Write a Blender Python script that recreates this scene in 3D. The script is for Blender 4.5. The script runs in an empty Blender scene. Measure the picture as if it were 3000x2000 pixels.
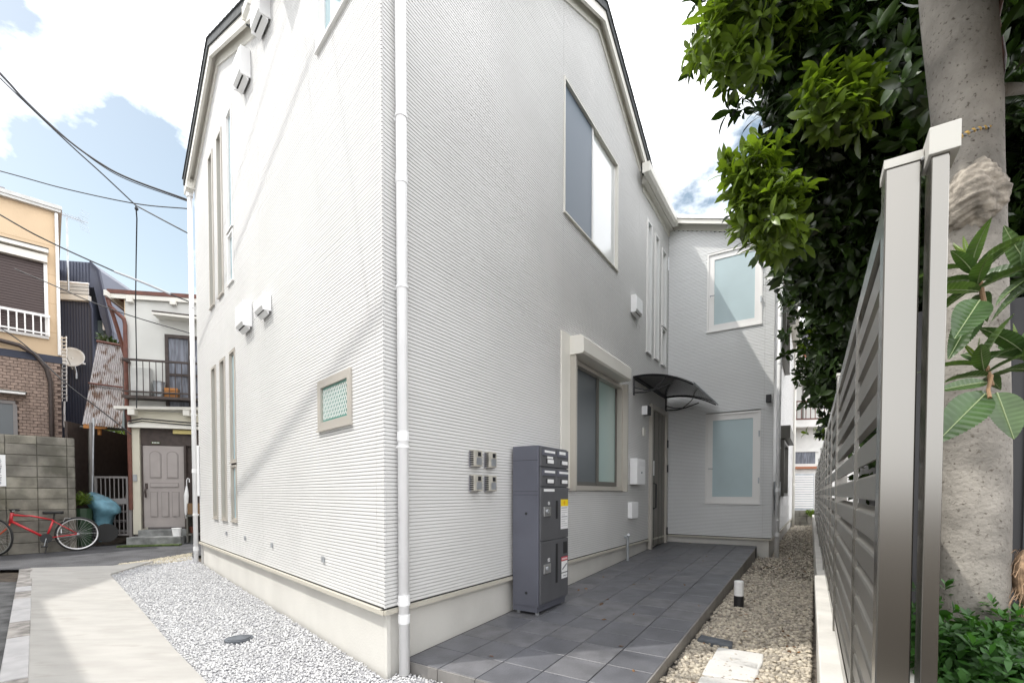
import bpy, math, random
import numpy as np
from mathutils import Vector, Matrix
random.seed(7); rng = np.random.default_rng(7)
sc = bpy.context.scene
col = sc.collection
R_ = math.radians

# ------------------------------------------------------------------ camera
EYE = 1.24; FOC = 1383.0; TILT = R_(1.5)
cam = bpy.data.cameras.new('camera'); cam_o = bpy.data.objects.new('camera', cam); col.objects.link(cam_o)
cam_o.location = (0, 0, EYE); cam_o.rotation_euler = (R_(90) - TILT, 0, 0)
cam.sensor_width = 36.0; cam.lens = FOC / 3000 * 36
PY0 = 1445 + FOC * math.tan(TILT)
cam.shift_y = (PY0 - 1000) / 3000
cam.clip_start = 0.05; cam.clip_end = 2000
sc.camera = cam_o

# ------------------------------------------------------------------ sun and sky
ELEV = R_(56.5); AZ = (-0.984, -0.18)
to_sun = Vector((AZ[0]*math.cos(ELEV), AZ[1]*math.cos(ELEV), math.sin(ELEV)))
sl = bpy.data.lights.new('sun', 'SUN'); sl.energy = 2.5; sl.angle = R_(0.55); sl.color = (1.0, 0.965, 0.90)
so = bpy.data.objects.new('sun', sl); col.objects.link(so)
so.rotation_euler = (-to_sun).to_track_quat('-Z', 'Y').to_euler(); so.location = (-20, -4, 30)

def ray(x, y):
    """unit-depth viewing direction of a photograph pixel (3000 px wide)"""
    u = (x-1500)/FOC; v = (PY0-y)/FOC
    fy = math.cos(TILT)+v*math.sin(TILT); fz = -math.sin(TILT)+v*math.cos(TILT)
    return Vector((u/fy, 1.0, fz/fy))
def at(x, y, Z):
    r = ray(x, y)*Z; return Vector((r.x, r.y, r.z+EYE))

W = bpy.data.worlds.new('World'); sc.world = W; W.use_nodes = True
nt = W.node_tree; N = nt.nodes; LK = nt.links
for n in list(N): N.remove(n)
out = N.new('ShaderNodeOutputWorld'); bg = N.new('ShaderNodeBackground'); bg.inputs['Strength'].default_value = 0.15
sky = N.new('ShaderNodeTexSky'); sky.sky_type = 'NISHITA'; sky.sun_disc = False
sky.sun_elevation = ELEV; sky.sun_rotation = math.atan2(AZ[0], AZ[1]); sky.air_density = 1.2; sky.dust_density = 1.5
tc = N.new('ShaderNodeTexCoord')
def math_n(op, a, b=None, clamp=False):
    m = N.new('ShaderNodeMath'); m.operation = op; m.use_clamp = clamp
    for i, v in enumerate((a, b)):
        if v is None: continue
        if isinstance(v, (int, float)): m.inputs[i].default_value = v
        else: LK.new(v, m.inputs[i])
    return m.outputs[0]
no = N.new('ShaderNodeTexNoise'); no.inputs['Scale'].default_value = 3.4; no.inputs['Detail'].default_value = 9; no.inputs['Roughness'].default_value = 0.56
mp = N.new('ShaderNodeMapping'); mp.inputs['Location'].default_value = (0.4, 1.7, 0.2); mp.inputs['Scale'].default_value = (1, 1, 1.6)
LK.new(tc.outputs['Generated'], mp.inputs['Vector']); LK.new(mp.outputs[0], no.inputs['Vector'])
f = math_n('MULTIPLY', math_n('SUBTRACT', no.outputs['Fac'], 0.5), 2.9)
# cloud breaks: wide gaps in the cover low in the sky to the left and right of the house
for (px, py, rad, k) in ((110, 540, 0.34, 0.68), (330, 700, 0.24, 0.56), (2190, 600, 0.24, 0.62)):
    d = ray(px, py).normalized()
    vm = N.new('ShaderNodeVectorMath'); vm.operation = 'DISTANCE'; LK.new(tc.outputs['Generated'], vm.inputs[0]); vm.inputs[1].default_value = d
    g = math_n('SUBTRACT', 1.0, math_n('DIVIDE', vm.outputs['Value'], rad), True)
    f = math_n('SUBTRACT', f, math_n('MULTIPLY', g, k))
f = math_n('MULTIPLY', math_n('ADD', f, 0.72), 2.4, True)
no2 = N.new('ShaderNodeTexNoise'); no2.inputs['Scale'].default_value = 2.2; no2.inputs['Detail'].default_value = 6; LK.new(tc.outputs['Generated'], no2.inputs['Vector'])
cr = N.new('ShaderNodeValToRGB'); cr.color_ramp.elements[0].position = 0.35; cr.color_ramp.elements[0].color = (14.0, 14.3, 15.0, 1)
cr.color_ramp.elements[1].position = 0.62; cr.color_ramp.elements[1].color = (17, 17, 17.2, 1); LK.new(no2.outputs['Fac'], cr.inputs[0])
brite = N.new('ShaderNodeMixRGB'); brite.blend_type = 'MULTIPLY'; brite.inputs[0].default_value = 1; brite.inputs[2].default_value = (1.5, 1.3, 1.02, 1)
LK.new(sky.outputs[0], brite.inputs[1])
mx = N.new('ShaderNodeMixRGB'); LK.new(f, mx.inputs[0]); LK.new(brite.outputs[0], mx.inputs[1]); LK.new(cr.outputs[0], mx.inputs[2])
LK.new(mx.outputs[0], bg.inputs['Color']); LK.new(bg.outputs[0], out.inputs['Surface'])

vs = sc.view_settings; vs.view_transform = 'Standard'; vs.look = 'None'; vs.exposure = 0.34; vs.gamma = 1; vs.use_curve_mapping = False

# ------------------------------------------------------------------ materials
def mat(name, c, rough=0.6, metal=0.0, var=0.0, vscale=6.0, bump=0.0, bscale=40.0, spec=0.5, c2=None, stretch=None, island=0.0, detail=6, transl=0.0, rust=None, coat=0.0):
    m = bpy.data.materials.new(name); m.use_nodes = True
    t = m.node_tree; n = t.nodes; l = t.links; b = n['Principled BSDF']
    b.inputs['Base Color'].default_value = (*c, 1); b.inputs['Roughness'].default_value = rough
    b.inputs['Metallic'].default_value = metal; b.inputs['Specular IOR Level'].default_value = spec
    if coat: b.inputs['Coat Weight'].default_value = coat; b.inputs['Coat Roughness'].default_value = 0.1
    geo = n.new('ShaderNodeNewGeometry'); vec = geo.outputs['Position']
    if stretch:
        mpn = n.new('ShaderNodeMapping'); mpn.inputs['Scale'].default_value = stretch; l.new(vec, mpn.inputs[0]); vec = mpn.outputs[0]
    cout = None
    if var > 0 or c2:
        tx = n.new('ShaderNodeTexNoise'); tx.inputs['Scale'].default_value = vscale; tx.inputs['Detail'].default_value = detail; l.new(vec, tx.inputs['Vector'])
        rp = n.new('ShaderNodeValToRGB'); l.new(tx.outputs['Fac'], rp.inputs[0])
        lo = c2 if c2 else tuple(max(0, x*(1-var)) for x in c); hi = c if c2 else tuple(min(1, x*(1+var)) for x in c)
        rp.color_ramp.elements[0].position = 0.36; rp.color_ramp.elements[0].color = (*lo, 1)
        rp.color_ramp.elements[1].position = 0.64; rp.color_ramp.elements[1].color = (*hi, 1)
        cout = rp.outputs[0]
    if rust:
        tx = n.new('ShaderNodeTexNoise'); tx.inputs['Scale'].default_value = rust[1]; tx.inputs['Detail'].default_value = 8; l.new(vec, tx.inputs['Vector'])
        rp = n.new('ShaderNodeValToRGB'); l.new(tx.outputs['Fac'], rp.inputs[0]); rp.color_ramp.elements[0].position = rust[2]; rp.color_ramp.elements[1].position = rust[2]+0.12
        mm = n.new('ShaderNodeMixRGB'); l.new(rp.outputs[0], mm.inputs[0]); mm.inputs[2].default_value = (*rust[0], 1)
        if cout: l.new(cout, mm.inputs[1])
        else: mm.inputs[1].default_value = (*c, 1)
        cout = mm.outputs[0]
    if island:
        rp = n.new('ShaderNodeValToRGB'); l.new(geo.outputs['Random Per Island'], rp.inputs[0])
        rp.color_ramp.elements[0].color = (1-island, 1-island, 1-island, 1); rp.color_ramp.elements[1].color = (1+island, 1+island, 1+island*0.8, 1)
        mm = n.new('ShaderNodeMixRGB'); mm.blend_type = 'MULTIPLY'; mm.inputs[0].default_value = 1; l.new(rp.outputs[0], mm.inputs[2])
        if cout: l.new(cout, mm.inputs[1])
        else: mm.inputs[1].default_value = (*c, 1)
        cout = mm.outputs[0]
    if cout: l.new(cout, b.inputs['Base Color'])
    if bump > 0:
        tb = n.new('ShaderNodeTexNoise'); tb.inputs['Scale'].default_value = bscale; tb.inputs['Detail'].default_value = 8; l.new(vec, tb.inputs['Vector'])
        bn = n.new('ShaderNodeBump'); bn.inputs['Strength'].default_value = bump; bn.inputs['Distance'].default_value = 0.01; l.new(tb.outputs['Fac'], bn.inputs['Height']); l.new(bn.outputs[0], b.inputs['Normal'])
    if transl:
        o = n['Material Output']; tr = n.new('ShaderNodeBsdfTranslucent'); ms = n.new('ShaderNodeMixShader'); ms.inputs[0].default_value = transl
        hue = n.new('ShaderNodeMixRGB'); hue.blend_type = 'MULTIPLY'; hue.inputs[0].default_value = 1; hue.inputs[2].default_value = (1.6, 1.7, 0.5, 1)
        if cout: l.new(cout, hue.inputs[1])
        else: hue.inputs[1].default_value = (*c, 1)
        l.new(hue.outputs[0], tr.inputs['Color'])
        l.new(b.outputs[0], ms.inputs[1]); l.new(tr.outputs[0], ms.inputs[2]); l.new(ms.outputs[0], o.inputs['Surface'])
    return m
def glass_mat(name, c, rough=0.05, alpha=1.0):
    m = mat(name, c, rough, spec=0.8)
    return m
M = dict(
 siding=mat("white_siding", (0.69, 0.687, 0.676), 0.62, var=0.035, vscale=1.3, bump=0.08, bscale=160),
 siding_wing=mat('pale_grey_siding', (0.79, 0.80, 0.80), 0.62, var=0.03, vscale=1.3, bump=0.08, bscale=160),
 groove=mat('siding_groove_shade', (0.53, 0.525, 0.51), 0.9),
 foundation=mat('foundation_render', (0.64, 0.625, 0.585), 0.85, var=0.05, vscale=2.0, bump=0.2, bscale=60),
 flash=mat('beige_flashing', (0.52, 0.49, 0.42), 0.5),
 dark=mat('dark_gap', (0.03, 0.03, 0.03), 0.9),
 white=mat('white_plastic', (0.88, 0.88, 0.88), 0.35, var=0.02),
 cream=mat('cream_trim', (0.72, 0.70, 0.64), 0.5, var=0.03, vscale=3),
 roof=mat('dark_slate_roof', (0.055, 0.06, 0.062), 0.75, var=0.3, vscale=20, bump=0.4),
 alu=mat('champagne_aluminium_sash', (0.50, 0.47, 0.42), 0.42, metal=0.35),
 alu_pale=mat('pale_aluminium_sash', (0.80, 0.79, 0.77), 0.45, metal=0.05),
 sash_dark=mat('sash_inner_dark', (0.14, 0.135, 0.12), 0.5, metal=0.3),
 g_frost=glass_mat('frosted_green_glass', (0.36, 0.47, 0.44), 0.22),
 g_blue=mat('frosted_blue_glass', (0.44, 0.55, 0.575), 0.38, var=0.06, vscale=1.2, spec=0.6),
 g_teal=glass_mat('wired_teal_glass', (0.12, 0.32, 0.27), 0.15),
 g_slit=glass_mat('slit_window_glass', (0.30, 0.42, 0.46), 0.06),
 g_screen=glass_mat('insect_screen_glass', (0.075, 0.09, 0.10), 0.35),
 g_screen2=mat('grey_insect_screen', (0.17, 0.21, 0.26), 0.5),
 g_sky=glass_mat('painted_sky_glass', (0.74, 0.76, 0.75), 0.12),  # pale base colour stands in for the sky reflection
 glass_dark=glass_mat('dark_room_glass', (0.035, 0.04, 0.045), 0.08),
 door=mat('brown_grey_door', (0.20, 0.185, 0.16), 0.5, var=0.1, vscale=5, stretch=(6, 6, 0.5)),
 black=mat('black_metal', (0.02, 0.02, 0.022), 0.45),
 smoke=mat('smoked_canopy_sheet', (0.05, 0.05, 0.055), 0.15, spec=0.7),
 locker=mat('charcoal_locker_side', (0.125, 0.13, 0.16), 0.42, var=0.06, vscale=3, metal=0.2),
 locker_f=mat('charcoal_locker_door', (0.11, 0.112, 0.12), 0.38, var=0.05, vscale=8, metal=0.2, stretch=(1, 1, .2)),
 chrome=mat('brushed_latch', (0.55, 0.55, 0.55), 0.3, metal=0.8),
 steel=mat('galvanised_steel', (0.42, 0.44, 0.46), 0.45, metal=0.6, var=0.15),
 paper=mat('white_label', (0.82, 0.82, 0.82), 0.5), yellow=mat('yellow_label', (0.85, 0.62, 0.01), 0.5), red=mat('red_label', (0.55, 0.03, 0.05), 0.5), grey=mat('print_grey', (0.25, 0.25, 0.27), 0.6),
 tile=mat('dark_porch_tile', (0.115, 0.117, 0.13), 0.42, var=0.16, vscale=5, bump=0.25, bscale=70, island=0.0),
 tile2=mat('dark_porch_tile_worn', (0.135, 0.135, 0.145), 0.46, var=0.18, vscale=7, bump=0.25, bscale=70),
 tile_edge=mat('porch_edge_tile', (0.22, 0.21, 0.20), 0.5, var=0.15, vscale=6, bump=0.2),
 grout=mat('grout', (0.05, 0.05, 0.05), 0.9, var=0.3, vscale=12),
 asphalt=mat('asphalt', (0.075, 0.075, 0.08), 0.9, var=0.25, vscale=3, bump=0.8, bscale=160),
 asphalt2=mat('old_lane_asphalt', (0.10, 0.10, 0.10), 0.85, var=0.45, vscale=5, bump=0.6, bscale=120),
 soil=mat('dark_soil', (0.07, 0.055, 0.04), 0.95, var=0.5, vscale=8, bump=1.0, bscale=50),
 pad=mat('concrete_pad', (0.37, 0.357, 0.335), 0.85, rust=((0.335, 0.32, 0.295), 3.5, 0.56), var=0.07, vscale=2.5, bump=0.35, bscale=90, stretch=(1, 3, 1)),
 kerb=mat('old_kerb_concrete', (0.30, 0.28, 0.26), 0.9, var=0.35, vscale=9, bump=0.9, bscale=70),
 kerb_new=mat('smooth_kerb_block', (0.42, 0.41, 0.41), 0.85, var=0.08, vscale=9, bump=0.3),
 gravel=mat('white_gravel', (0.58, 0.58, 0.60), 0.85, island=0.24, bump=0.3, bscale=300),
 gravel_bed=mat('white_gravel_bed', (0.42, 0.42, 0.44), 0.9, var=0.2, vscale=60, bump=1.0, bscale=200),
 pebble=mat('beige_pebble', (0.42, 0.375, 0.32), 0.75, island=0.42, var=0.12, vscale=25, bump=0.3, bscale=150),
 pebble_bed=mat('pebble_bed', (0.13, 0.11, 0.09), 0.95, var=0.5, vscale=40, bump=1.0, bscale=100),
 stone=mat('white_stepping_stone', (0.60, 0.59, 0.57), 0.8, var=0.05, vscale=8, bump=0.4, bscale=50),
 slate=mat('dark_slate_slab', (0.09, 0.10, 0.115), 0.7, var=0.25, vscale=12, bump=0.5),
 fence=mat('stainless_bronze_fence', (0.235, 0.225, 0.205), 0.2, metal=1.0),
 fence_cap=mat('beige_fence_cap', (0.47, 0.46, 0.42), 0.5, metal=0.1),
 slat=mat('fence_slat', (0.19, 0.18, 0.162), 0.34, metal=0.7),
 conc=mat('fence_base_concrete', (0.60, 0.58, 0.54), 0.85, var=0.10, vscale=5, bump=0.4, bscale=50),
 bark=mat('smooth_grey_bark', (0.27, 0.25, 0.22), 0.9, var=0.34, vscale=5, bump=0.6, bscale=50, rust=((0.09, 0.075, 0.06), 75, 0.59)),
 knot=mat('rough_knot_bark', (0.31, 0.275, 0.23), 0.9, var=0.35, vscale=30, bump=0.7, bscale=55),
 twig=mat('brown_twig', (0.20, 0.12, 0.06), 0.8, var=0.3),
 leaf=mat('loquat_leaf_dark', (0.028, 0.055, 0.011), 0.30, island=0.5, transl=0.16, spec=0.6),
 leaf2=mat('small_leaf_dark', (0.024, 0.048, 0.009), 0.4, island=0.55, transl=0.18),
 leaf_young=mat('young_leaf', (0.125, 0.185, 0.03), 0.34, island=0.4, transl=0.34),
 leaf_big=mat('loquat_leaf_near', (0.045, 0.085, 0.028), 0.34, var=0.25, vscale=14, transl=0.2),
 vein=mat('leaf_midrib', (0.20, 0.25, 0.12), 0.5),
 fern=mat('shade_undergrowth', (0.032, 0.10, 0.016), 0.5, island=0.5, transl=0.3),
 orange=mat('ochre_painted_wall', (0.60, 0.455, 0.30), 0.8, var=0.06, vscale=1.0, bump=0.2),
 brick=mat('brown_brick_tile', (0.29, 0.215, 0.175), 0.75, var=0.15, vscale=14, bump=0.3),
 brick2=mat('brown_brick_tile_light', (0.33, 0.245, 0.20), 0.75, var=0.15, vscale=14, bump=0.3),
 mortar=mat('brick_mortar', (0.14, 0.10, 0.085), 0.9),
 navy=mat('navy_metal_siding', (0.075, 0.085, 0.12), 0.5, metal=0.1, var=0.1, vscale=1),
 navyband=mat('navy_band', (0.028, 0.034, 0.06), 0.6),
 teal=mat('green_grey_siding', (0.10, 0.13, 0.13), 0.6, var=0.1),
 shutter=mat('brown_shutter', (0.065, 0.045, 0.042), 0.45, metal=0.3),
 block=mat('weathered_block', (0.19, 0.178, 0.152), 0.95, var=0.32, vscale=3.5, bump=0.8, bscale=70, rust=((0.105, 0.10, 0.08), 1.6, 0.56)),
 block2=mat('weathered_block_pale', (0.24, 0.225, 0.185), 0.95, var=0.32, vscale=4, bump=0.8, bscale=70, rust=((0.13, 0.12, 0.09), 1.6, 0.58)),
 blockm=mat('block_mortar', (0.13, 0.125, 0.10), 0.95, var=0.4, vscale=8),
 creamwall=mat('cream_plaster', (0.60, 0.57, 0.47), 0.85, var=0.05, vscale=1.5, bump=0.2),
 greywall=mat('pale_plaster', (0.62, 0.62, 0.59), 0.85, var=0.05, vscale=1.5, bump=0.2),
 brown=mat('brown_painted_metal', (0.13, 0.045, 0.03), 0.5, var=0.2, vscale=8),
 brownwood=mat('dark_brown_wood', (0.055, 0.04, 0.035), 0.6, var=0.2, vscale=12),
 olddoor=mat('mauve_grey_door', (0.36, 0.325, 0.31), 0.55, var=0.06, vscale=3),
 doorline=mat('door_moulding', (0.27, 0.245, 0.235), 0.55),
 curtain=mat('net_curtain', (0.16, 0.17, 0.20), 0.7, var=0.4, vscale=10, stretch=(3, 3, 0.3)),
 rusty=mat('rusty_corrugated_sheet', (0.42, 0.40, 0.40), 0.7, var=0.2, vscale=4, stretch=(5, 5, 0.8), rust=((0.17, 0.11, 0.08), 1.6, 0.5), bump=0.4),
 gate=mat('grey_brown_gate', (0.22, 0.205, 0.20), 0.5, metal=0.2),
 oldconc=mat('old_step_concrete', (0.22, 0.225, 0.22), 0.9, var=0.35, vscale=6, bump=0.6),
 moss=mat('green_mat', (0.07, 0.10, 0.03), 0.95, var=0.4, vscale=15, bump=0.8),
 tarp=mat('blue_grey_cloth', (0.10, 0.22, 0.28), 0.55, var=0.25, vscale=7, bump=0.4, bscale=12),
 bikered=mat('red_bicycle_paint', (0.55, 0.02, 0.03), 0.28, coat=0.5),
 bikeorange=mat('orange_red_fork', (0.60, 0.10, 0.04), 0.3),
 rubber=mat('black_rubber', (0.02, 0.02, 0.02), 0.7), rim=mat('silver_rim', (0.6, 0.6, 0.6), 0.3, metal=0.8),
 cable=mat('black_cable', (0.015, 0.015, 0.018), 0.6), cable_w=mat('grey_cable_cover', (0.40, 0.40, 0.42), 0.6),
 rope_y=mat('yellow_rope', (0.40, 0.24, 0.03), 0.8), farwall=mat('far_white_wall', (0.76, 0.75, 0.72), 0.85, var=0.04),
 fargrey=mat('far_grey_roof', (0.10, 0.095, 0.12), 0.7), farorange=mat('far_orange_trim', (0.42, 0.17, 0.09), 0.7), box_o=mat('orange_crate', (0.45, 0.19, 0.05), 0.6),
 meter=mat('meter_case', (0.42, 0.40, 0.35), 0.5, var=0.15, vscale=20), cardboard=mat('brown_box', (0.20, 0.12, 0.06), 0.8),
 root=mat('aerial_root_fibre', (0.33, 0.22, 0.14), 0.9, var=0.4, vscale=40), sat=mat('dish_grey', (0.55, 0.55, 0.53), 0.5, var=0.06),
 sky=None)

# ------------------------------------------------------------------ mesh helpers
class MB:
    def __init__(s): s.v = []; s.f = []
    def add(s, vs, fs):
        b = len(s.v); s.v += [tuple(v) for v in vs]; s.f += [tuple(i+b for i in q) for q in fs]; return s
    def box(s, F, a0, a1, b0, b1, c0, c1, ch=0.0):
        P = [F(a, b, c) for a in (a0, a1) for b in (b0, b1) for c in (c0, c1)]
        return s.add(P, [(0, 1, 3, 2), (4, 6, 7, 5), (0, 4, 5, 1), (2, 3, 7, 6), (0, 2, 6, 4), (1, 5, 7, 3)])
    def prism(s, F, poly, n0, n1):
        k = len(poly); P = [F(a, n0, z) for a, z in poly]+[F(a, n1, z) for a, z in poly]
        fs = [tuple(range(k)), tuple(range(2*k-1, k-1, -1))]+[(i, (i+1) % k, (i+1) % k+k, i+k) for i in range(k)]
        return s.add(P, fs)
    def slab(s, poly, z0, z1):          # horizontal polygon extruded; z0, z1 numbers or functions
        g = (lambda z: z if callable(z) else (lambda x, y: z)); a, b = g(z0), g(z1); k = len(poly)
        P = [(x, y, a(x, y)) for x, y in poly]+[(x, y, b(x, y)) for x, y in poly]
        return s.add(P, [tuple(range(k-1, -1, -1)), tuple(range(k, 2*k))]+[(i, (i+1) % k, (i+1) % k+k, i+k) for i in range(k)])
    def tube(s, pts, r, seg=8, caps=True):
        pts = [Vector(p) for p in pts]; n = len(pts); rs = r if isinstance(r, (list, tuple)) else [r]*n
        b = len(s.v); up = None
        for i, p in enumerate(pts):
            t = (pts[min(i+1, n-1)]-pts[max(i-1, 0)]).normalized()
            if up is None: up = t.orthogonal().normalized()
            up = (up-t*up.dot(t)).normalized() if (up-t*up.dot(t)).length > 1e-6 else t.orthogonal().normalized()
            w = t.cross(up)
            for k in range(seg):
                a = 2*math.pi*k/seg; s.v.append(tuple(p+(up*math.cos(a)+w*math.sin(a))*rs[i]))
        for i in range(n-1):
            for k in range(seg):
                s.f.append((b+i*seg+k, b+i*seg+(k+1) % seg, b+(i+1)*seg+(k+1) % seg, b+(i+1)*seg+k))
        if caps: s.f.append(tuple(b+k for k in range(seg-1, -1, -1))); s.f.append(tuple(b+(n-1)*seg+k for k in range(seg)))
        return s
    def ball(s, c, r, seg=10, rings=6, sq=(1, 1, 1)):
        c = Vector(c); b = len(s.v)
        for i in range(rings+1):
            th = math.pi*i/rings
            for k in range(seg):
                a = 2*math.pi*k/seg; s.v.append((c.x+r*sq[0]*math.sin(th)*math.cos(a), c.y+r*sq[1]*math.sin(th)*math.sin(a), c.z+r*sq[2]*math.cos(th)))
        for i in range(rings):
            for k in range(seg): s.f.append((b+i*seg+k, b+(i+1)*seg+k, b+(i+1)*seg+(k+1) % seg, b+i*seg+(k+1) % seg))
        return s
WL = {}
def ob(name, mb, m, parent=None, smooth=False, bevel=0.0):
    v = np.array(mb.v, float); c = (v.min(0)+v.max(0))/2
    me = bpy.data.meshes.new(name); me.from_pydata([tuple(x) for x in v-c], [], mb.f); me.materials.append(m)
    bmfix(me)
    if smooth: me.shade_smooth()
    o = bpy.data.objects.new(name, me); col.objects.link(o)
    if parent is not None: o.parent = parent; o.location = Vector(c)-WL[parent.name]
    else: o.location = Vector(c)
    WL[o.name] = Vector(c)
    if bevel:
        bv = o.modifiers.new('bevel', 'BEVEL'); bv.width = bevel; bv.segments = 2; bv.limit_method = 'ANGLE'
    return o
import bmesh
def bmfix(me):
    if len(me.polygons) > 60000: return
    bm = bmesh.new(); bm.from_mesh(me); bmesh.ops.recalc_face_normals(bm, faces=bm.faces); bm.to_mesh(me); bm.free()
def inst(name, me, loc, rotz=0.0, parent=None, rot=None):
    o = bpy.data.objects.new(name, me); col.objects.link(o); loc = Vector(loc)
    o.parent = parent; o.location = loc-(WL[parent.name] if parent is not None else Vector((0, 0, 0)))
    o.rotation_euler = rot if rot else (0, 0, rotz); WL[o.name] = loc
    return o
def tag(o, label=None, cat=None, group=None, kind=None):
    if label: o['label'] = label
    if cat: o['category'] = cat
    if group: o['group'] = group
    if kind: o['kind'] = kind
    return o
def thing(name, loc, label, cat, group=None):
    o = bpy.data.objects.new(name, None); o.empty_display_size = 0.1; col.objects.link(o); o.location = loc; WL[o.name] = Vector(loc)
    return tag(o, label, cat, group)
def bigmesh(name, V, Fc, m, parent=None, kind=None):      # numpy arrays, constant face size
    me = bpy.data.meshes.new(name); nf, k = Fc.shape
    me.vertices.add(len(V)); me.vertices.foreach_set('co', V.astype(np.float32).ravel())
    me.loops.add(nf*k); me.loops.foreach_set('vertex_index', Fc.astype(np.int32).ravel())
    me.polygons.add(nf); me.polygons.foreach_set('loop_start', np.arange(0, nf*k, k, dtype=np.int32)); 
    me.update(calc_edges=True); me.validate(); me.materials.append(m)
    o = bpy.data.objects.new(name, me); col.objects.link(o)
    if parent is not None: o.parent = parent; o.location = -WL[parent.name]
    WL[o.name] = Vector((0, 0, 0))
    if kind: o['kind'] = kind
    return o
HOLES = {}
class Plane:
    def __init__(s, o, d, flip=False):
        s.o = Vector((o[0], o[1])); s.d = Vector(d[:2]).normalized(); s.n = Vector((s.d.y, -s.d.x))
        if flip: s.n = -s.n
    def __call__(s, a, n, z):
        p = s.o+s.d*a+s.n*n; return (p.x, p.y, z)
    def hit(s, px, py, off=0.0):       # (distance along, height) of a sight line on this plane
        r = ray(px, py); t = (s.o+s.n*off).dot(s.n)/(Vector((r.x, r.y)).dot(s.n)); p = r*t
        return (Vector((p.x, p.y))-s.o).dot(s.d), p.z+EYE
    def shift(s, dn): return lambda a, n, z: s(a, n+dn, z)
    @property
    def ang(s): return math.atan2(s.d.y, s.d.x)

C0 = (-0.835, 3.101)
PR = Plane(C0, (0.54116, 0.84092))                 # entrance wall of the white house
PL = Plane(C0, (-0.68218, 0.73119), True)          # street-side wall
LENL = 6.08; LENR = 6.937
I0 = PR.o+PR.d*LENR
PF = Plane(I0, (0.84092, -0.54116)); PF.n = -PR.d  # wing wall that closes the porch
E0 = I0+PF.d*1.75
PG = Plane(E0, PR.d)                               # wing side wall in the passage
def gz(x, y): return 0.0259*(min(max(y, -3), 11)-3.1)
def gpt(px, py, dz=0.0):                           # sight line onto the gently rising ground
    r = ray(px, py); t = (dz-0.0259*3.1-EYE)/(r.z-0.0259); return (r.x*t, r.y*t)

# ================================================================== GROUND
v = []; f_ = []
ys = [-300, -3, 3.1, 11, 400]; xs = [-300, 300]
for y in ys:
    for x in xs: v.append((x, y, gz(x, y)-0.05))
for i in range(len(ys)-1): f_.append((2*i, 2*i+1, 2*i+3, 2*i+2))
g = ob('ground', MB().add(v, f_), M['soil']); tag(g, kind='structure')

def sheet(name, poly, dz, m, thick=0.0, kind='structure'):
    mb = MB(); k = len(poly)
    if thick: mb.slab(poly, lambda x, y: gz(x, y)+dz-thick, lambda x, y: gz(x, y)+dz)
    else: mb.add([(x, y, gz(x, y)+dz) for x, y in poly], [tuple(range(k))])
    o = ob(name, mb, m); 
    if kind: tag(o, kind=kind)
    return o
S_ = Vector((math.sin(R_(45.5)), math.cos(R_(45.5))))
# road: strip between the block wall side and the pad
def V2(p): return Vector((p[0], p[1]))
rd_near = [gpt(-260, 1672), gpt(90, 1667), gpt(340, 1656), gpt(560, 1628)]
far0 = V2((-8.95, 8.55)); 
road_poly = [gpt(-600, 1690), gpt(-260, 1672), gpt(90, 1667), gpt(340, 1656), gpt(560, 1629), (-3.0, 10.9), (4.0, 10.95), (4, 11.0), (-7.0, 10.98), (-11.0, 7.6), (-14, 4.4)]
sheet('road', road_poly, 0.0, M['asphalt'])
# lane at the lower left (lower than the kerb)
kr = [gpt(62, 1671), gpt(88, 1671), gpt(69, 1990), gpt(18, 1990)]
lane = [gpt(-600, 1700), gpt(58, 1697), gpt(16, 1996), (-3.3, 2.7), (-1.6, 0.8), (-4, -6), (-12, -6)]
sheet('lane', lane, -0.03, M['asphalt2'])
sheet('pavement_apron', [(-1.9, 2.9), (-3.3, 2.9), (-2.6, 0.6), (-2.2, -1.6), (0.1, -1.6), (0.1, 0.6), (0.6, 1.6), (-0.6, 2.2)], -0.012, M['gravel_bed'])
# kerb stones
p0 = Vector(gpt(75, 1673)); p1 = Vector(gpt(40, 1996)); kd = (p1-p0).normalized(); kn = Vector((-kd.y, kd.x)); 
KP = Plane(p0, kd); klen = (p1-p0).length+1.6
kerb = thing('kerb', (p0.x, p0.y, gz(*p0)), 'low row of old and new kerb stones between the lane and the concrete pad', 'kerb')
a = 0.0; L_ = [0.28, 0.75, 0.62, 0.35, 0.5, 0.62, 0.6, 0.6, 0.6, 0.6, 0.6, 0.6, 0.6]; kk = 0
while a < klen:
    ln = L_[kk % len(L_)]; e = a+ln-0.012
    z0 = gz(*(p0+kd*a)); z1 = gz(*(p0+kd*e)); h = 0.045+random.uniform(-.004, .004)
    if kk in (1, 4): h -= 0.008
    mb = MB(); w0, w1 = -0.07, 0.065
    P = [KP(a, w0, z0-.1), KP(a, w1, z0-.1), KP(e, w0, z1-.1), KP(e, w1, z1-.1), KP(a, w0, z0+h), KP(a, w1, z0+h), KP(e, w0, z1+h), KP(e, w1, z1+h)]
    mb.add(P, [(0, 1, 3, 2), (4, 6, 7, 5), (0, 4, 5, 1), (2, 3, 7, 6), (0, 2, 6, 4), (1, 5, 7, 3)])
    ob('kerb_stone', mb, M['kerb_new'] if kk in (3, 5, 6, 8, 9) else M['kerb'], kerb, bevel=0.006); a += ln; kk += 1
# concrete pad
pad_poly = [gpt(90, 1669), gpt(330, 1662), gpt(450, 1648), gpt(322, 1688), (-4.149, 5.128), (-2.611, 3.616), (-2.041, 3.077), (-0.9, 1.95), (-2.05, 1.85), gpt(71, 1994)]
pd = [tuple(p) for p in pad_poly]
sheet('concrete_pad', pd, 0.035, M['pad'], 0.08)

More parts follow.
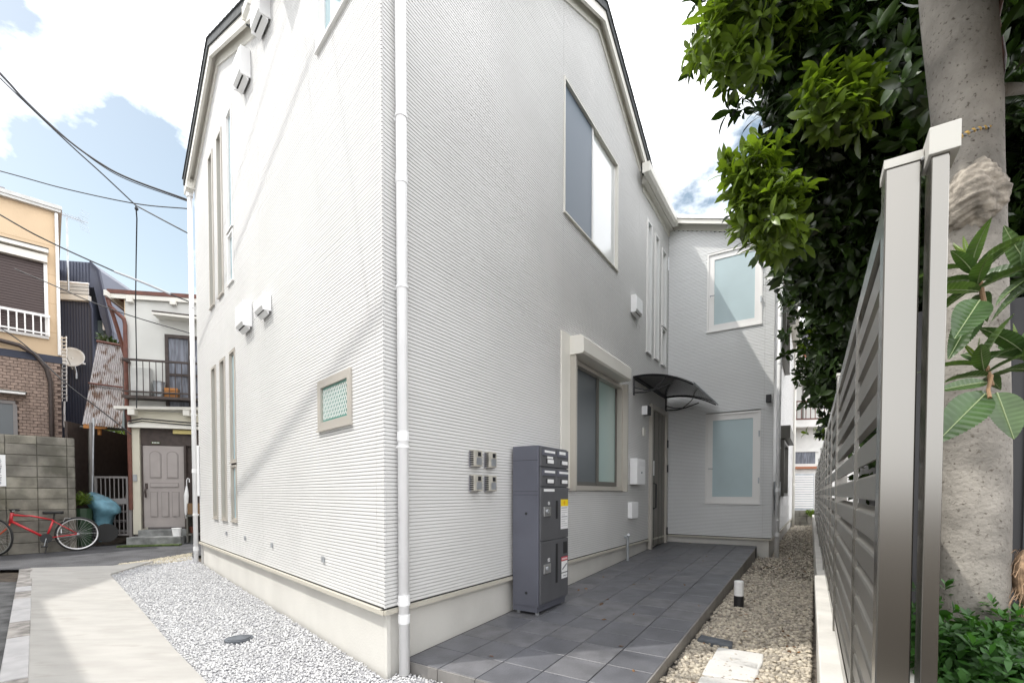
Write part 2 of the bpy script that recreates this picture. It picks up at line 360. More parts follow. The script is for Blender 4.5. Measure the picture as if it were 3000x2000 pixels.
def inpoly(X, Y, poly):
    r = np.zeros(len(X), bool); n = len(poly)
    for i in range(n):
        x0, y0 = poly[i]; x1, y1 = poly[(i+1) % n]
        c = ((y0 > Y) != (y1 > Y)) & (X < (x1-x0)*(Y-y0)/(y1-y0+1e-12)+x0); r ^= c
    return r
ICO_V = None
def ico():
    t = (1+5**.5)/2
    V = np.array([(-1, t, 0), (1, t, 0), (-1, -t, 0), (1, -t, 0), (0, -1, t), (0, 1, t), (0, -1, -t), (0, 1, -t), (t, 0, -1), (t, 0, 1), (-t, 0, -1), (-t, 0, 1)], float); V /= np.linalg.norm(V[0])
    F_ = np.array([(0, 11, 5), (0, 5, 1), (0, 1, 7), (0, 7, 10), (0, 10, 11), (1, 5, 9), (5, 11, 4), (11, 10, 2), (10, 7, 6), (7, 1, 8), (3, 9, 4), (3, 4, 2), (3, 2, 6), (3, 6, 8), (3, 8, 9), (4, 9, 5), (2, 4, 11), (6, 2, 10), (8, 6, 7), (9, 8, 1)])
    return V, F_
def octa():
    V = np.array([(-1, -1, -.8), (1, -1, -1), (1, 1, -.8), (-1, 1, -1), (-.7, -.8, 1), (.8, -.6, .8), (.6, .8, 1), (-.8, .7, .9)], float)*0.62
    F_ = np.array([(0, 2, 1), (0, 3, 2), (4, 5, 6), (4, 6, 7), (0, 1, 5), (0, 5, 4), (1, 2, 6), (1, 6, 5), (2, 3, 7), (2, 7, 6), (3, 0, 4), (3, 4, 7)])
    return V, F_
def rot_rand(n):
    q = rng.normal(size=(n, 4)); q /= np.linalg.norm(q, axis=1)[:, None]; w, x, y, z = q.T
    return np.stack([1-2*(y*y+z*z), 2*(x*y-z*w), 2*(x*z+y*w), 2*(x*y+z*w), 1-2*(x*x+z*z), 2*(y*z-x*w), 2*(x*z-y*w), 2*(y*z+x*w), 1-2*(x*x+y*y)], 1).reshape(n, 3, 3)
def scatter(name, pts, size, base, m, jitter=0.18, flat=0.65, kind='stuff', label=None, cat=None):
    V, F_ = base; n = len(pts)
    sc_ = size*rng.uniform(0.6, 1.35, (n, 1, 1))*np.stack([np.ones(n), rng.uniform(.65, 1, n), rng.uniform(flat*.7, flat, n)], 1)[:, None, :]
    vv = V[None]*(1+rng.normal(0, jitter, (n, len(V), 1)).clip(-.4, .4)); vv = vv*sc_
    a = rng.uniform(0, 6.28, n); tx = rng.normal(0, .3, n); ty = rng.normal(0, .3, n)
    ca, sa = np.cos(a), np.sin(a); z = np.zeros(n); o = np.ones(n)
    Rz = np.stack([ca, -sa, z, sa, ca, z, z, z, o], 1).reshape(n, 3, 3)
    Rx = np.stack([o, z, z, z, np.cos(tx), -np.sin(tx), z, np.sin(tx), np.cos(tx)], 1).reshape(n, 3, 3)
    Ry = np.stack([np.cos(ty), z, np.sin(ty), z, o, z, -np.sin(ty), z, np.cos(ty)], 1).reshape(n, 3, 3)
    RR = Rz @ Rx @ Ry
    vv = np.einsum('nij,nkj->nki', RR, vv)+pts[:, None, :]
    Fa = (F_[None]+np.arange(n)[:, None, None]*len(V)).reshape(-1, 3)
    o_ = bigmesh(name, vv.reshape(-1, 3), Fa, m, kind=kind); return tag(o_, label, cat)
gzv = lambda Y: 0.0259*(np.clip(Y, -3, 11)-3.1)
# white gravel
gp = [gpt(450, 1648), gpt(322, 1688), (-4.149, 5.128), (-2.611, 3.616), (-2.041, 3.077), (-0.9, 1.95), (0.6, 1.6), (0.9, 2.5), (-.32, 2.6), PR(0.15, 1.0, 0)[:2], PR(0.15, 0, 0)[:2], C0, tuple(PL.o+PL.d*LENL), gpt(560, 1630)]
gp = [tuple(p)[:2] for p in gp]
gp_ = [p for i, p in enumerate(gp) if i not in (8,)]
sheet('gravel_bed', gp_, 0.002, M['gravel_bed'])
def sample(poly, n, xr, yr):
    X = rng.uniform(*xr, n); Y = rng.uniform(*yr, n); k = inpoly(X, Y, poly); return X[k], Y[k]
X, Y = sample(gp_, 260000, (-6.3, 1.0), (1.6, 8.6))
keep = rng.random(len(X)) < np.clip((9.5-Y)/6.5, 0.3, 1)
X, Y = X[keep], Y[keep]; Z = gzv(Y)+0.004+rng.uniform(0, .012, len(X))
print('gravel', len(X))
scatter('white_gravel', np.stack([X, Y, Z], 1)[:110000], 0.0105, octa(), M['gravel'], 0.2, 0.8, label='fine white crushed gravel spread beside the white house', cat='gravel')
# beige pebbles in the passage
def Rpt(s, n): p = PR.o+PR.d*s+PR.n*n; return (p.x, p.y)
pp = [Rpt(-1.4, 1.56), Rpt(6.95, 1.56), Rpt(6.95, 1.75), Rpt(17, 1.75), Rpt(17, 2.8), Rpt(-1.4, 2.35)]
sheet('pebble_bed', pp, 0.004, M['pebble_bed'])
n1 = 26000; s_ = rng.uniform(-.9, 5.0, n1); nn = rng.uniform(1.56, 2.36+.012*0, n1)
n2 = 12000; s2 = rng.uniform(5.0, 16.5, n2); nn2 = rng.uniform(1.56, 2.5, n2)
ss = np.concatenate([s_, s2]); nn = np.concatenate([nn, nn2])
k = ~((ss > 6.9) & (nn < 1.76)); ss, nn = ss[k], nn[k]
X = PR.o.x+PR.d.x*ss+PR.n.x*nn; Y = PR.o.y+PR.d.y*ss+PR.n.y*nn
scatter('beige_pebbles', np.stack([X, Y, gzv(Y)+0.008+rng.uniform(0, .03, len(X))], 1), 0.0185, ico(), M['pebble'], 0.13, 0.75, label='rough beige pebbles filling the side passage along the fence', cat='pebbles')
# loose pebbles and grit on the road edge at the house end
X, Y = sample([tuple(p) for p in (gpt(330, 1664), gpt(350, 1652), gpt(440, 1640), gpt(562, 1620), gpt(562, 1640), gpt(450, 1655))], 60000, (-7.4, -4), (6.5, 9.8))
scatter('edge_grit', np.stack([X, Y, gzv(Y)+rng.uniform(0, .012, len(X))], 1)[:5000], 0.014, octa(), mat('tan_grit', (0.42, 0.38, 0.31), 0.85, island=0.35), 0.2, label='tan grit strewn along the road edge by the house end', cat='grit')

# ================================================================== WHITE HOUSE
house = thing('white_house', (I0.x-1.5, I0.y-1.5, 0), 'new two storey house clad in white ribbed siding with grey tiled porch', 'house')
PK_L, EV_L = 4.35, 6.06; PK_R, EV_R = 3.5, 6.22; PIT = 0.46
def topL(s): return max(EV_L, 6.853-abs(s-PK_L)*PIT)
def topR(s): return max(EV_R, 7.08-abs(s-PK_R)*PIT)
def topF(s): return 6.15-0.32*s
def topG(s): return 5.64
ZB = 0.48
def backing(F, s0, s1, top, brk, n0=-0.13, n1=-0.11):
    poly = [(s0, ZB), (s1, ZB)]+[(b, top(b)) for b in sorted([s0, s1]+brk, reverse=True)]
    return ob('wall', MB().prism(F, poly, n0, n1), M['groove'], house)
def wpoint(top, s, half, ev, pk): return [pk-half, pk, pk+half]
backing(PL, 0.2, LENL, topL, [PK_L-1.724, PK_L]); backing(PR, 0.2, LENR, topR, [PK_R-1.87, PK_R, PK_R+1.87])
backing(PF, 0.0, 1.75, topF, []); backing(PG, 0.0, 10.0, topG, [])
RIB = 0.02528
def board(F, s0, s1, z0, nr, top, m, seg=0.5, jt=(0, 0, 0, 0, 0, 0.0004, -0.0004)):
    zlo, zhi = z0, z0+nr*RIB
    for (h0, h1, y0, y1) in HOLES.get(id(F), ()):          # a board wholly interrupted by an opening is two boards
        if y0 <= zlo+.03 and y1 >= zhi-.03 and h0 < s1 and h1 > s0 and (h0 > s0+.02 or h1 < s1-.02):
            if h0 > s0+.02: board(F, s0, h0, z0, nr, top, m, seg, jt)
            if h1 < s1-.02: board(F, h1, s1, z0, nr, top, m, seg, jt)
            return
    V = []; Fc = []
    for r in range(nr):
        zb = z0+r*RIB; zt = zb+RIB
        if zb > top((s0+s1)/2)+1.2: break
        # clip to roof outline by sampling
        ss = np.arange(s0, s1+0.001, 0.02); ok = [q for q in ss if top(q) >= zt]
        if not ok: continue
        a, b = max(s0, ok[0] if ok[0] > s0+.001 else s0), min(s1, ok[-1] if ok[-1] < s1-.021 else s1)
        # gables can leave one span only (convex) - fine
        spans = [(a, b)]
        for (h0, h1, y0, y1) in HOLES.get(id(F), ()):
            if zt > y0+.002 and zb < y1-.002:
                ns = []
                for (p, q_) in spans:
                    if h1 <= p or h0 >= q_: ns.append((p, q_)); continue
                    if h0 > p: ns.append((p, h0))
                    if h1 < q_: ns.append((h1, q_))
                spans = ns
        for cur, b in spans:
          first = True
          while cur < b-1e-4:
              nx = min(b, cur+seg*random.uniform(.6, 1.9)*(0.5 if first else 1)); first = False
              if b-nx < 0.04: nx = b
              j = 0.0085+random.choice(jt)
              k = len(V); h = 0.0062
              V += [F(cur, .001, zb), F(nx, .001, zb), F(cur, .001, zb+h*.75), F(nx, .001, zb+h*.75), F(cur, j, zb+h), F(nx, j, zb+h), F(cur, j, zt), F(nx, j, zt), F(cur, .001, zt), F(nx, .001, zt)]
              Fc += [(k, k+1, k+3, k+2), (k+2, k+3, k+5, k+4), (k+4, k+5, k+7, k+6), (k+6, k+7, k+9, k+8), (k+2, k+4, k+6, k+8), (k+3, k+9, k+7, k+5)]
              cur = nx
    if not V: return
    mi = [1 if (i % 6) in (0, 1) else 0 for i in range(len(Fc))]  # groove and chamfer faces coloured darker, painting shade lines between the ribs
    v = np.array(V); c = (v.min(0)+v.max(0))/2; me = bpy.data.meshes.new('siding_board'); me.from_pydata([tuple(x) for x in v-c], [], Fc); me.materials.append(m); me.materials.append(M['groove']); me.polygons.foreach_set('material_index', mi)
    o = bpy.data.objects.new('siding_board', me); col.objects.link(o); o.parent = house; o.location = Vector(c)-WL[house.name]; return o
def cladding(F, cuts, top, zmax, m, nr=18, **kw):
    z = ZB
    while z < zmax:
        for i in range(len(cuts)-1):
            board(F, cuts[i]+.0015, cuts[i+1]-.0015, z+.0, nr, top, m, **kw)
        z += nr*RIB
HOLES[id(PL)] = [(4.78, 5.05, .89, 3.02), (4.78, 5.05, 3.85, 5.95), (4.25, 4.53, .89, 3.02), (4.25, 4.53, 3.85, 5.95), (3.74, 4.02, .89, 3.02), (3.74, 4.02, 3.85, 5.95), (.46, 1.085, 1.75, 2.15), (.10, 1.04, 4.74, 5.75)]
HOLES[id(PR)] = [(2.575, 4.245, 4.33, 5.79), (2.75, 4.44, 1.29, 2.78), (5.57, 5.83, 3.56, 5.70), (6.02, 6.28, 3.56, 5.68), (6.46, 6.74, 3.56, 5.62), (5.78, 6.80, .30, 2.74)]
HOLES[id(PF)] = [(.69, 1.575, 4.12, 5.50), (.69, 1.575, 1.065, 2.66)]
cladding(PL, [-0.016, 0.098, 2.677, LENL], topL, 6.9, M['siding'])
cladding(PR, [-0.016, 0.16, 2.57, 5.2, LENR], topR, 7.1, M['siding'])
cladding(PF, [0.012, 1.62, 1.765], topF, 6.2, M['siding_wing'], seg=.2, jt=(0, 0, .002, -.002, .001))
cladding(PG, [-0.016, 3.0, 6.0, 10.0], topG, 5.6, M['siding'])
# foundation and drip flashing
fd = MB(); IN = -0.03
for F, l in ((PL, LENL), (PR, LENR), (PF, 1.75), (PG, 10.0)):
    a0 = 0.03 if F in (PL, PR) else 0.0
    fd.box(F, 0.038 if F in (PL, PR) else 0.0, l-(0.03 if F is PF else 0), -0.055 if F in (PL, PR) else -.12, IN if F is not PG else IN, -0.3, 0.445)
ob('foundation', fd, M['foundation'], house)
fl = MB()
fl.prism(lambda s, n, z: (PL.o.x+PL.d.x*s+PL.n.x*z, PL.o.y+PL.d.y*s+PL.n.y*z, n), [(-0.02, 0.032), (LENL, 0.032), (LENL, -0.03), (0, -0.03)], 0.442, 0.472)
ob('flashing', fl, M['flash'], house)
fl = MB().box(PR, -0.025, LENR, -0.03, 0.028, 0.442, 0.472); ob('flashing', fl, M['flash'], house)
fl = MB().box(PF, 0.0, 1.765, -0.03, 0.028, 0.442, 0.4715); ob('flashing', fl, M['flash'], house)
fl = MB().box(PG, 0.0, 10, -0.03, 0.022, 0.442, 0.471); ob('flashing', fl, M['flash'], house)
for F, l in ((PL, LENL), (PR, LENR), (PF, 1.75)):
    ob('starter_gap', MB().box(F, 0.0, l, -0.02, 0.006, 0.472, 0.482), M['dark'], house)
# main body (keeps light out) and flat roof deck
B1 = PL.o+PL.d*LENL; B2 = B1+PR.d*13.0; 
core = [tuple(PR(0.25, -0.3, 0)[:2]), tuple(PR(LENR+.2, -.2, 0)[:2]), tuple(PF(1.6, -.2, 0)[:2]), tuple((PG(9.9, -.15, 0))[:2]), tuple(B2+PL.n*(-.2)), tuple(PL(LENL-.2, -.2, 0)[:2])]
ob('roof_deck', MB().slab(core, 5.35, 5.5), M['roof'], house)
ob('back_wall', MB().add([PL(LENL, 0, -.3), (B2.x, B2.y, -.3), (B2.x, B2.y, 6.06), PL(LENL, 0, 6.06), PG(10, 0, -.3), PG(10, 0, 5.6)], [(0, 1, 2, 3), (1, 4, 5, 2)]), M['siding'], house)
# gable roofs: slabs sloping either side of a ridge that runs inwards from each gable
def gable(F, pk, zpk, half, inner, over=0.10, s_over=0.16, left=True, right=True):
    for sg, on in ((-1, left), (1, right)):
        if not on: continue
        q = MB(); e = half+s_over
        top = [(pk, zpk+.20), (pk+sg*e, zpk+.20-PIT*e), (pk+sg*e, zpk+.11-PIT*e), (pk, zpk+.11)]
        q.prism(F, top, -inner, over+.03); ob('roof', q, M['roof'], house)
        # slate courses showing at the verge
        q = MB(); k = 10
        for i in range(k):
            a = pk+sg*(e*i/k); b = pk+sg*(e*(i+1)/k)
            za, zb = zpk+.205-PIT*abs(a-pk), zpk+.205-PIT*abs(b-pk)
            q.prism(F, [(a, za), (b, zb+.012), (b, zb-.006), (a, za-.006)], -inner, over+.045)
        ob('slate_course', q, M['roof'], house)
        q = MB(); q.prism(F, [(pk, zpk+.108), (pk+sg*e, zpk+.108-PIT*e), (pk+sg*e, zpk-.01-PIT*e), (pk, zpk-.01)], over-.02, over+.012); ob('bargeboard', q, M['cream'], house)
        q = MB(); q.prism(F, [(pk, zpk+.10), (pk+sg*half, zpk+.10-PIT*half), (pk+sg*half, zpk+.085-PIT*half), (pk, zpk+.085)], 0.0, over-.02); ob('soffit', q, M['cream'], house)
        q = MB(); q.prism(F, [(pk, zpk+.085), (pk+sg*half, zpk+.085-PIT*half), (pk+sg*half, zpk-.075-PIT*half), (pk, zpk-.075)], 0.0, 0.026); ob('frieze_board', q, M['cream'], house)
gable(PL, PK_L, 6.853+0.0, 1.73, 3.2); gable(PR, PK_R, 7.08, 1.86, 3.2)
# lower eaves roofs
q = MB(); q.prism(PR, [(5.2, 6.22), (LENR-.02, 6.22), (LENR-.02, 6.30), (5.2, 6.30)], -3, .10); ob('eaves_roof', q, M['roof'], house)
q = MB(); q.prism(PR, [(-.02, 6.20), (1.7, 6.20), (1.7, 6.28), (-.02, 6.28)], -2.0, .10); ob('eaves_roof', q, M['roof'], house)
q = MB(); q.prism(PL, [(.14, 6.07), (2.7, 6.07), (2.7, 6.15), (.14, 6.15)], -1.6, .10); ob('eaves_roof', q, M['roof'], house)
def gutter(F, s0, s1, n0, n1, z0, z1, m='white', cap=True):
    q = MB(); prof = [(n0, z1), (n0, z0+.02), (n0+.02, z0), (n1-.03, z0), (n1, z0+.04), (n1, z1), (n1-.008, z1), (n1-.012, z0+.045), (n0+.02, z0+.012), (n0+.012, z1)]
    k = len(prof); P = [F(s0, n, z) for n, z in prof]+[F(s1, n, z) for n, z in prof]
    q.add(P, [tuple(range(k)), tuple(range(2*k-1, k-1, -1))]+[(i, (i+1) % k, (i+1) % k+k, i+k) for i in range(k)])
    q.box(F, s0-.012, s0, n0, n1+.004, z0, z1+.002); q.box(F, s1, s1+.012, n0, n1+.004, z0, z1+.002)
    return ob('gutter', q, M[m], house)
gutter(PR, 5.05, 6.78, .10, .21, 6.09, 6.235, 'cream')
ob('fascia', MB().box(PR, 5.3, LENR, 0.0, .10, 6.10, 6.219), M['cream'], house); ob('frieze_board', MB().box(PR, 5.35, LENR, 0.0, .0255, 6.01, 6.10), M['cream'], house)
gutter(PL, 2.45, 2.66, .02, .14, 6.08, 6.20, 'cream')
def rake(n0, n1, za, zb_, name, m, s0=0.0, s1=1.98, nb=None):
    ob(name, MB().prism(PF, [(s0, zb_-.32*s0), (s1, zb_-.32*s1), (s1, za-.32*s1), (s0, za-.32*s0)], n0, n1), M[m], house)
rake(.0, .026, 6.14, 6.30, 'frieze_board', 'cream', 0, 1.76); rake(.026, .165, 6.245, 6.26, 'soffit', 'cream', .0, 1.95)
rake(.165, .19, 6.19, 6.315, 'bargeboard', 'cream', -.12, 1.98); rake(.19, .215, 6.27, 6.33, 'verge_trim', 'white', -.14, 1.99); rake(-9.8, .16, 6.28, 6.318, 'roof', 'roof', -.4, 1.97)
# wing eaves down the passage
gutter(PG, -.15, 10.0, .10, .22, 5.60, 5.72, 'cream'); ob('soffit', MB().box(PG, -.1, 10, 0, .1, 5.62, 5.66), M['cream'], house)
gutter(PL, LENL-.04, LENL+.20, .0, .11, 5.98, 6.12, 'cream')

# downpipes
def pipe(F, s, n, z0, z1, r, m, joints=(), shoe=False, br=()):
    q = MB().tube([F(s, n, z0), F(s, n, z1)], r, 14); o = ob('downpipe', q, M[m], house, smooth=False)
    o.data.shade_smooth()
    for z in joints: ob('pipe_collar', MB().tube([F(s, n, z-.03), F(s, n, z+.03)], r*1.10, 14), M[m], o)
    for z in br: ob('pipe_bracket', MB().tube([F(s, n, z-.008), F(s, n, z+.008)], r*1.16, 14).box(F, s-.012, s+.012, -.0, n, z-.008, z+.008), M[m], o)
    return o
pipe(PR, 0.105, .062, 0.02, 6.25, .036, 'white', (.53, .40, 1.62, 3.30, 5.2), br=(.50, 1.55, 2.6, 3.7, 4.8))
pipe(PF, 1.84, .03, 0.10, 5.5, .033, 'white', (.55, 1.3, 2.9, 4.2), br=(.8, 2.0, 3.4))
pipe(PL, LENL+.13, .05, .13, 5.95, .034, 'white', (0.35, 1.6, 3.4, 5.0), br=(.9, 2.5, 4.2))
pipe(PG, 7.2, .07, .12, 5.6, .036, 'cream', (1.5, 3.5))
ob('pipe_elbow', MB().tube([PL(LENL+.13, .05, 5.93), PL(LENL+.13, .055, 6.02)], .05, 10), M['white'], house)

# ---- windows (frame > pane)
def window(F, s0, s1, z0, z1, fm, gm, fw=.035, dep=.018, gd=-.05, name='window', label=None, lip=True, inner=None):
    q = MB(); B = -.105
    q.box(F, s0, s0+fw, B, dep, z0, z1); q.box(F, s1-fw, s1, B, dep, z0, z1)
    q.box(F, s0+fw, s1-fw, B, dep-.001, z0, z0+fw); q.box(F, s0+fw, s1-fw, B, dep-.001, z1-fw, z1)
    o = ob(name, q, M[fm], house)
    if label: o['label'] = label
    if lip: ob('sill', MB().box(F, s0-.006, s1+.006, .0, dep+.012, z0-.012, z0-.001), M[fm], o)
    if inner:
        w = inner; q = MB(); a0, a1, b0, b1 = s0+fw, s1-fw, z0+fw, z1-fw
        q.box(F, a0, a0+w, gd-.02, gd+.012, b0, b1); q.box(F, a1-w, a1, gd-.02, gd+.012, b0, b1); q.box(F, a0+w, a1-w, gd-.02, gd+.011, b0, b0+w); q.box(F, a0+w, a1-w, gd-.02, gd+.011, b1-w, b1)
        ob('sash', q, M[fm], o)
    ob('pane', MB().box(F, s0+fw, s1-fw, gd-.006, gd, z0+fw, z1-fw), M[gm], o)
    return o
# street wall slits
for (a, b) in ((4.78, 5.05), (4.25, 4.53)):
    window(PL, a, b, .89, 3.02, 'alu', 'g_slit', .03, .022, -.04, inner=.018); window(PL, a, b, 3.85, 5.95, 'alu', 'g_slit', .03, .022, -.04, inner=.018)
for (z0, z1, zm) in ((.89, 3.02, 1.63), (3.85, 5.95, 4.50)):
    window(PL, 3.74, 4.02, zm, z1, 'alu_pale' if z0 > 3 else 'alu', 'g_slit', .028, .018, -.012, inner=.015)
    window(PL, 3.74, 4.02, z0, zm-.03, 'alu_pale' if z0 > 3 else 'alu', 'g_slit', .028, .018, -.012, inner=.015)
w = window(PL, .46, 1.085, 1.75, 2.15, 'alu', 'g_teal', .062, .022, .0, label='small window with wired green glass')
q = MB(); sx, z0, z1 = .54, 1.83, 2.07
for i in range(-14, 24):
    for sg in (1, -1):
        a = (.54+i*.03); 
        pts = []
        x0, y0 = a, z0 if sg > 0 else z1; x1, y1 = a+.12, z1 if sg > 0 else z0
        # clip
        t0 = max(0, (.537-x0)/.12); t1 = min(1, (1.008-x0)/.12)
        if t0 >= t1: continue
        pa = (x0+.12*t0, y0+(y1-y0)*t0); pb = (x0+.12*t1, y0+(y1-y0)*t1)
        q.tube([PL(pa[0], .005, pa[1]), PL(pb[0], .005, pb[1])], .0022, 4, False)
o = ob('wire_mesh', q, M['alu_pale'], w)
window(PL, .10, 1.04, 4.74, 5.75, 'alu_pale', 'g_slit', .04, .022, -.03, inner=.03)
# entrance wall: upper sliding window
PRi = PR.shift(-.042)
uw = window(PR, 2.575, 4.245, 4.33, 5.79, 'cream', 'g_sky', .022, .02, -.03, label='upper sliding window, left half screened, right half coloured pale like reflected sky')
ob('insect_screen', MB().box(PRi, 2.597, 3.42, .015, .026, 4.352, 5.768), M['g_screen2'], uw)
q = MB()
q.box(PRi, 3.395, 3.43, .014, .036, 4.352, 5.768); q.box(PRi, 3.43, 4.223, .012, .022, 4.352, 4.375); q.box(PRi, 4.2, 4.223, .012, .022, 4.375, 5.768)
ob('sash', q, M['alu_pale'], uw)
# lower sliding window with shutter box
lw = thing('x', (0, 0, 0), None, None) if False else None
lw = window(PR, 2.75, 4.44, 1.29, 2.78, 'alu', 'g_frost', .045, .03, -.055, label='ground floor sliding window under a shutter box', inner=None)
PRj = PR.shift(-.07)
ob('insect_screen', MB().box(PRj, 2.80, 3.66, .017, .03, 1.335, 2.735), M['g_screen'], lw)
q = MB(); q.box(PRj, 3.62, 3.69, .02, .045, 1.335, 2.735); q.box(PRj, 2.795, 2.83, .03, .04, 1.335, 2.735); q.box(PRj, 3.69, 4.395, .016, .028, 1.335, 1.40); q.box(PRj, 4.35, 4.395, .016, .03, 1.40, 2.735); q.box(PRj, 2.83, 3.62, .03, .038, 1.335, 1.385); ob('sash', q, M['sash_dark'], lw)
sb = MB(); prof = [(.01, 2.80), (.18, 2.80), (.20, 2.82), (.20, 2.97), (.17, 3.005), (.01, 3.01)]
k = len(prof); P = [PR(2.70, n, z) for n, z in prof]+[PR(4.30, n, z) for n, z in prof]
sb.add(P, [tuple(range(k)), tuple(range(2*k-1, k-1, -1))]+[(i, (i+1) % k, (i+1) % k+k, i+k) for i in range(k)])
ob('shutter_box', sb, M['cream'], house)
ob('shutter_rail', MB().box(PR, 2.715, 2.752, .013, .10, 1.27, 2.80).box(PR, 4.44, 4.475, .013, .10, 1.27, 2.80), M['alu'], house)
ob('side_trim_panel', MB().box(PR, 2.50, 2.712, .012, .030, 1.30, 3.02), M['cream'], house)
# tall slits of the entrance wall
window(PR, 5.57, 5.83, 3.56, 5.70, 'alu_pale', 'g_slit', .03, .03, -.03, inner=.015)
window(PR, 6.02, 6.28, 3.56, 5.68, 'alu_pale', 'g_slit', .03, .03, -.03, inner=.015)
window(PR, 6.46, 6.74, 4.25, 5.62, 'alu_pale', 'g_slit', .03, .03, -.03, inner=.015); window(PR, 6.46, 6.74, 3.56, 4.22, 'alu_pale', 'g_slit', .03, .03, -.03, inner=.015)
# wing casement windows
for (z0, z1, lb) in ((4.12, 5.50, 'upper casement window with pale blue frosted glass'), (1.065, 2.66, 'lower casement window with blue frosted glass')):
    w = window(PF, .69, 1.575, z0, z1, 'alu_pale', 'g_blue', .03, .02, -.012, label=lb, inner=.09)
    ob('handle', MB().tube([PF(.75, .03, z0+.62), PF(.75, .06, z0+.62), PF(.83, .06, z0+.615)], .009, 8), M['steel'], w)
    ob('hinge', MB().box(PF, 1.545, 1.565, .03, .05, z0+.35, z0+.45).box(PF, 1.545, 1.565, .03, .05, z1-.45, z1-.35), M['steel'], w)
# passage wall windows with brown shutter boxes
for z0, z1 in ((1.2, 2.3), (3.9, 5.0)):
    w = window(PG, 1.6, 3.2, z0, z1, 'sash_dark', 'glass_dark', .05, .10, -.02)
    ob('shutter_box', MB().box(PG, 1.5, 3.3, .013, .20, z1+.02, z1+.26), M['sash_dark'], w)
ob('meter_box', MB().box(PG, .5, .75, .013, .06, .95, 1.35), M['steel'], house)
ob('gas_box', MB().box(PG, .35, .55, .013, .10, 1.2, 1.45), M['steel'], house)
# vent hoods
def hood(F, s0, s1, z0, z1, p, m='white'):
    q = MB(); prof = [(.012, z1), (p*.86, z1), (p, z1-.02), (p, z0+.07), (.012+.02, z0)]
    k = len(prof); P = [F(s0, n, z) for n, z in prof]+[F(s1, n, z) for n, z in prof]
    q.add(P, [tuple(range(k)), tuple(range(2*k-1, k-1, -1))]+[(i, (i+1) % k, (i+1) % k+k, i+k) for i in range(k)])
    q.box(F, s0-.012, s0, .012, p*.9, z0+.03, z1+.004); q.box(F, s1, s1+.012, .012, p*.9, z0+.03, z1+.004)
    o = ob('vent_hood', q, M[m], house); ob('vent_grille', MB().box(F, s0+.02, s1-.02, .02, p*.75, z0+.035, z0+.04), M['dark'], o); return o
hood(PL, 2.98, 3.25, 3.05, 3.35, .115); hood(PL, 2.30, 2.56, 3.03, 3.22, .10)
hood(PL, 2.90, 3.17, 5.68, 6.00, .12); hood(PL, 2.20, 2.47, 5.80, 6.10, .12)
hood(PR, 4.82, 5.10, 3.92, 4.20, .10)
# small weep outlets
for s, z in ((4.30, .715), (3.38, .715), (2.36, .712), (1.016, .705)):
    ob('weep_vent', MB().box(PL, s-.022, s+.022, .0135, .022, z-.024, z+.024), M['steel'], house)
# power meters
for s, z in ((.937, 1.505), (1.145, 1.505), (.937, 1.305), (1.145, 1.305)):
    z += .02
    o = ob('power_meter', MB().box(PR, s-.055, s+.062, .013, .06, z-.065, z+.07), M['meter'], house, bevel=.004)
    ob('meter_back', MB().box(PR, s-.058, s+.068, .0125, .035, z-.068, z+.06), M['grey'], o)
    q = MB(); 
    for i in range(7): q.box(PR, s-.060, s-.0552, .022, .058, z-.055+i*.017, z-.046+i*.017)
    ob('cooling_rib', q, M['dark'], o)
    ob('meter_window', MB().box(PR, s+.0, s+.04, .0605, .063, z+.02, z+.055), M['black'], o)
    ob('meter_face', MB().box(PR, s-.02, s+.05, .0605, .062, z-.05, z+.01), M['steel'], o)
# wall lamp, intercom, letter boxes
lo = ob('wall_lamp', MB().box(PR, 5.38, 5.52, .013, .12, 2.50, 2.64), M['black'], house); ob('lamp_plate', MB().box(PR, 5.37, 5.378, .012, .10, 2.50, 2.64), M['white'], lo)
ob('intercom', MB().box(PR, 5.40, 5.50, .013, .04, 2.17, 2.30), M['cream'], house, bevel=.004)
lb = ob('letter_box', MB().box(PR, 4.80, 5.20, .013, .13, 1.38, 1.77), M['white'], house, bevel=.006)
ob('letter_flap', MB().box(PR, 4.84, 5.16, .131, .136, 1.66, 1.73), M['paper'], lb); ob('knob', MB().tube([PR(5.0, .13, 1.56), PR(5.0, .145, 1.56)], .012, 10), M['steel'], lb)
ob('outlet_box', MB().box(PR, 4.72, 5.02, .013, .08, .87, 1.11), M['white'], house, bevel=.006)
ob('spigot_pipe', MB().tube([PR(4.60, .06, .25), PR(4.60, .06, .60), PR(4.55, .09, .64)], .02, 10).tube([PR(4.60, .0, .60), PR(4.60, .06, .60)], .018, 8), M['steel'], house)
ob('sensor_lamp', MB().tube([PF(1.70, .013, 2.84), PF(1.70, .07, 2.84)], .03, 10).box(PF, 1.655, 1.735, .05, .14, 2.76, 2.89), M['black'], house, bevel=.01)
# wing casing of conduit near top left end of the street wall
ob('conduit_cover', MB().box(PL, LENL-.05, LENL-.01, .013, .04, 1.2, 2.0), M['white'], house)
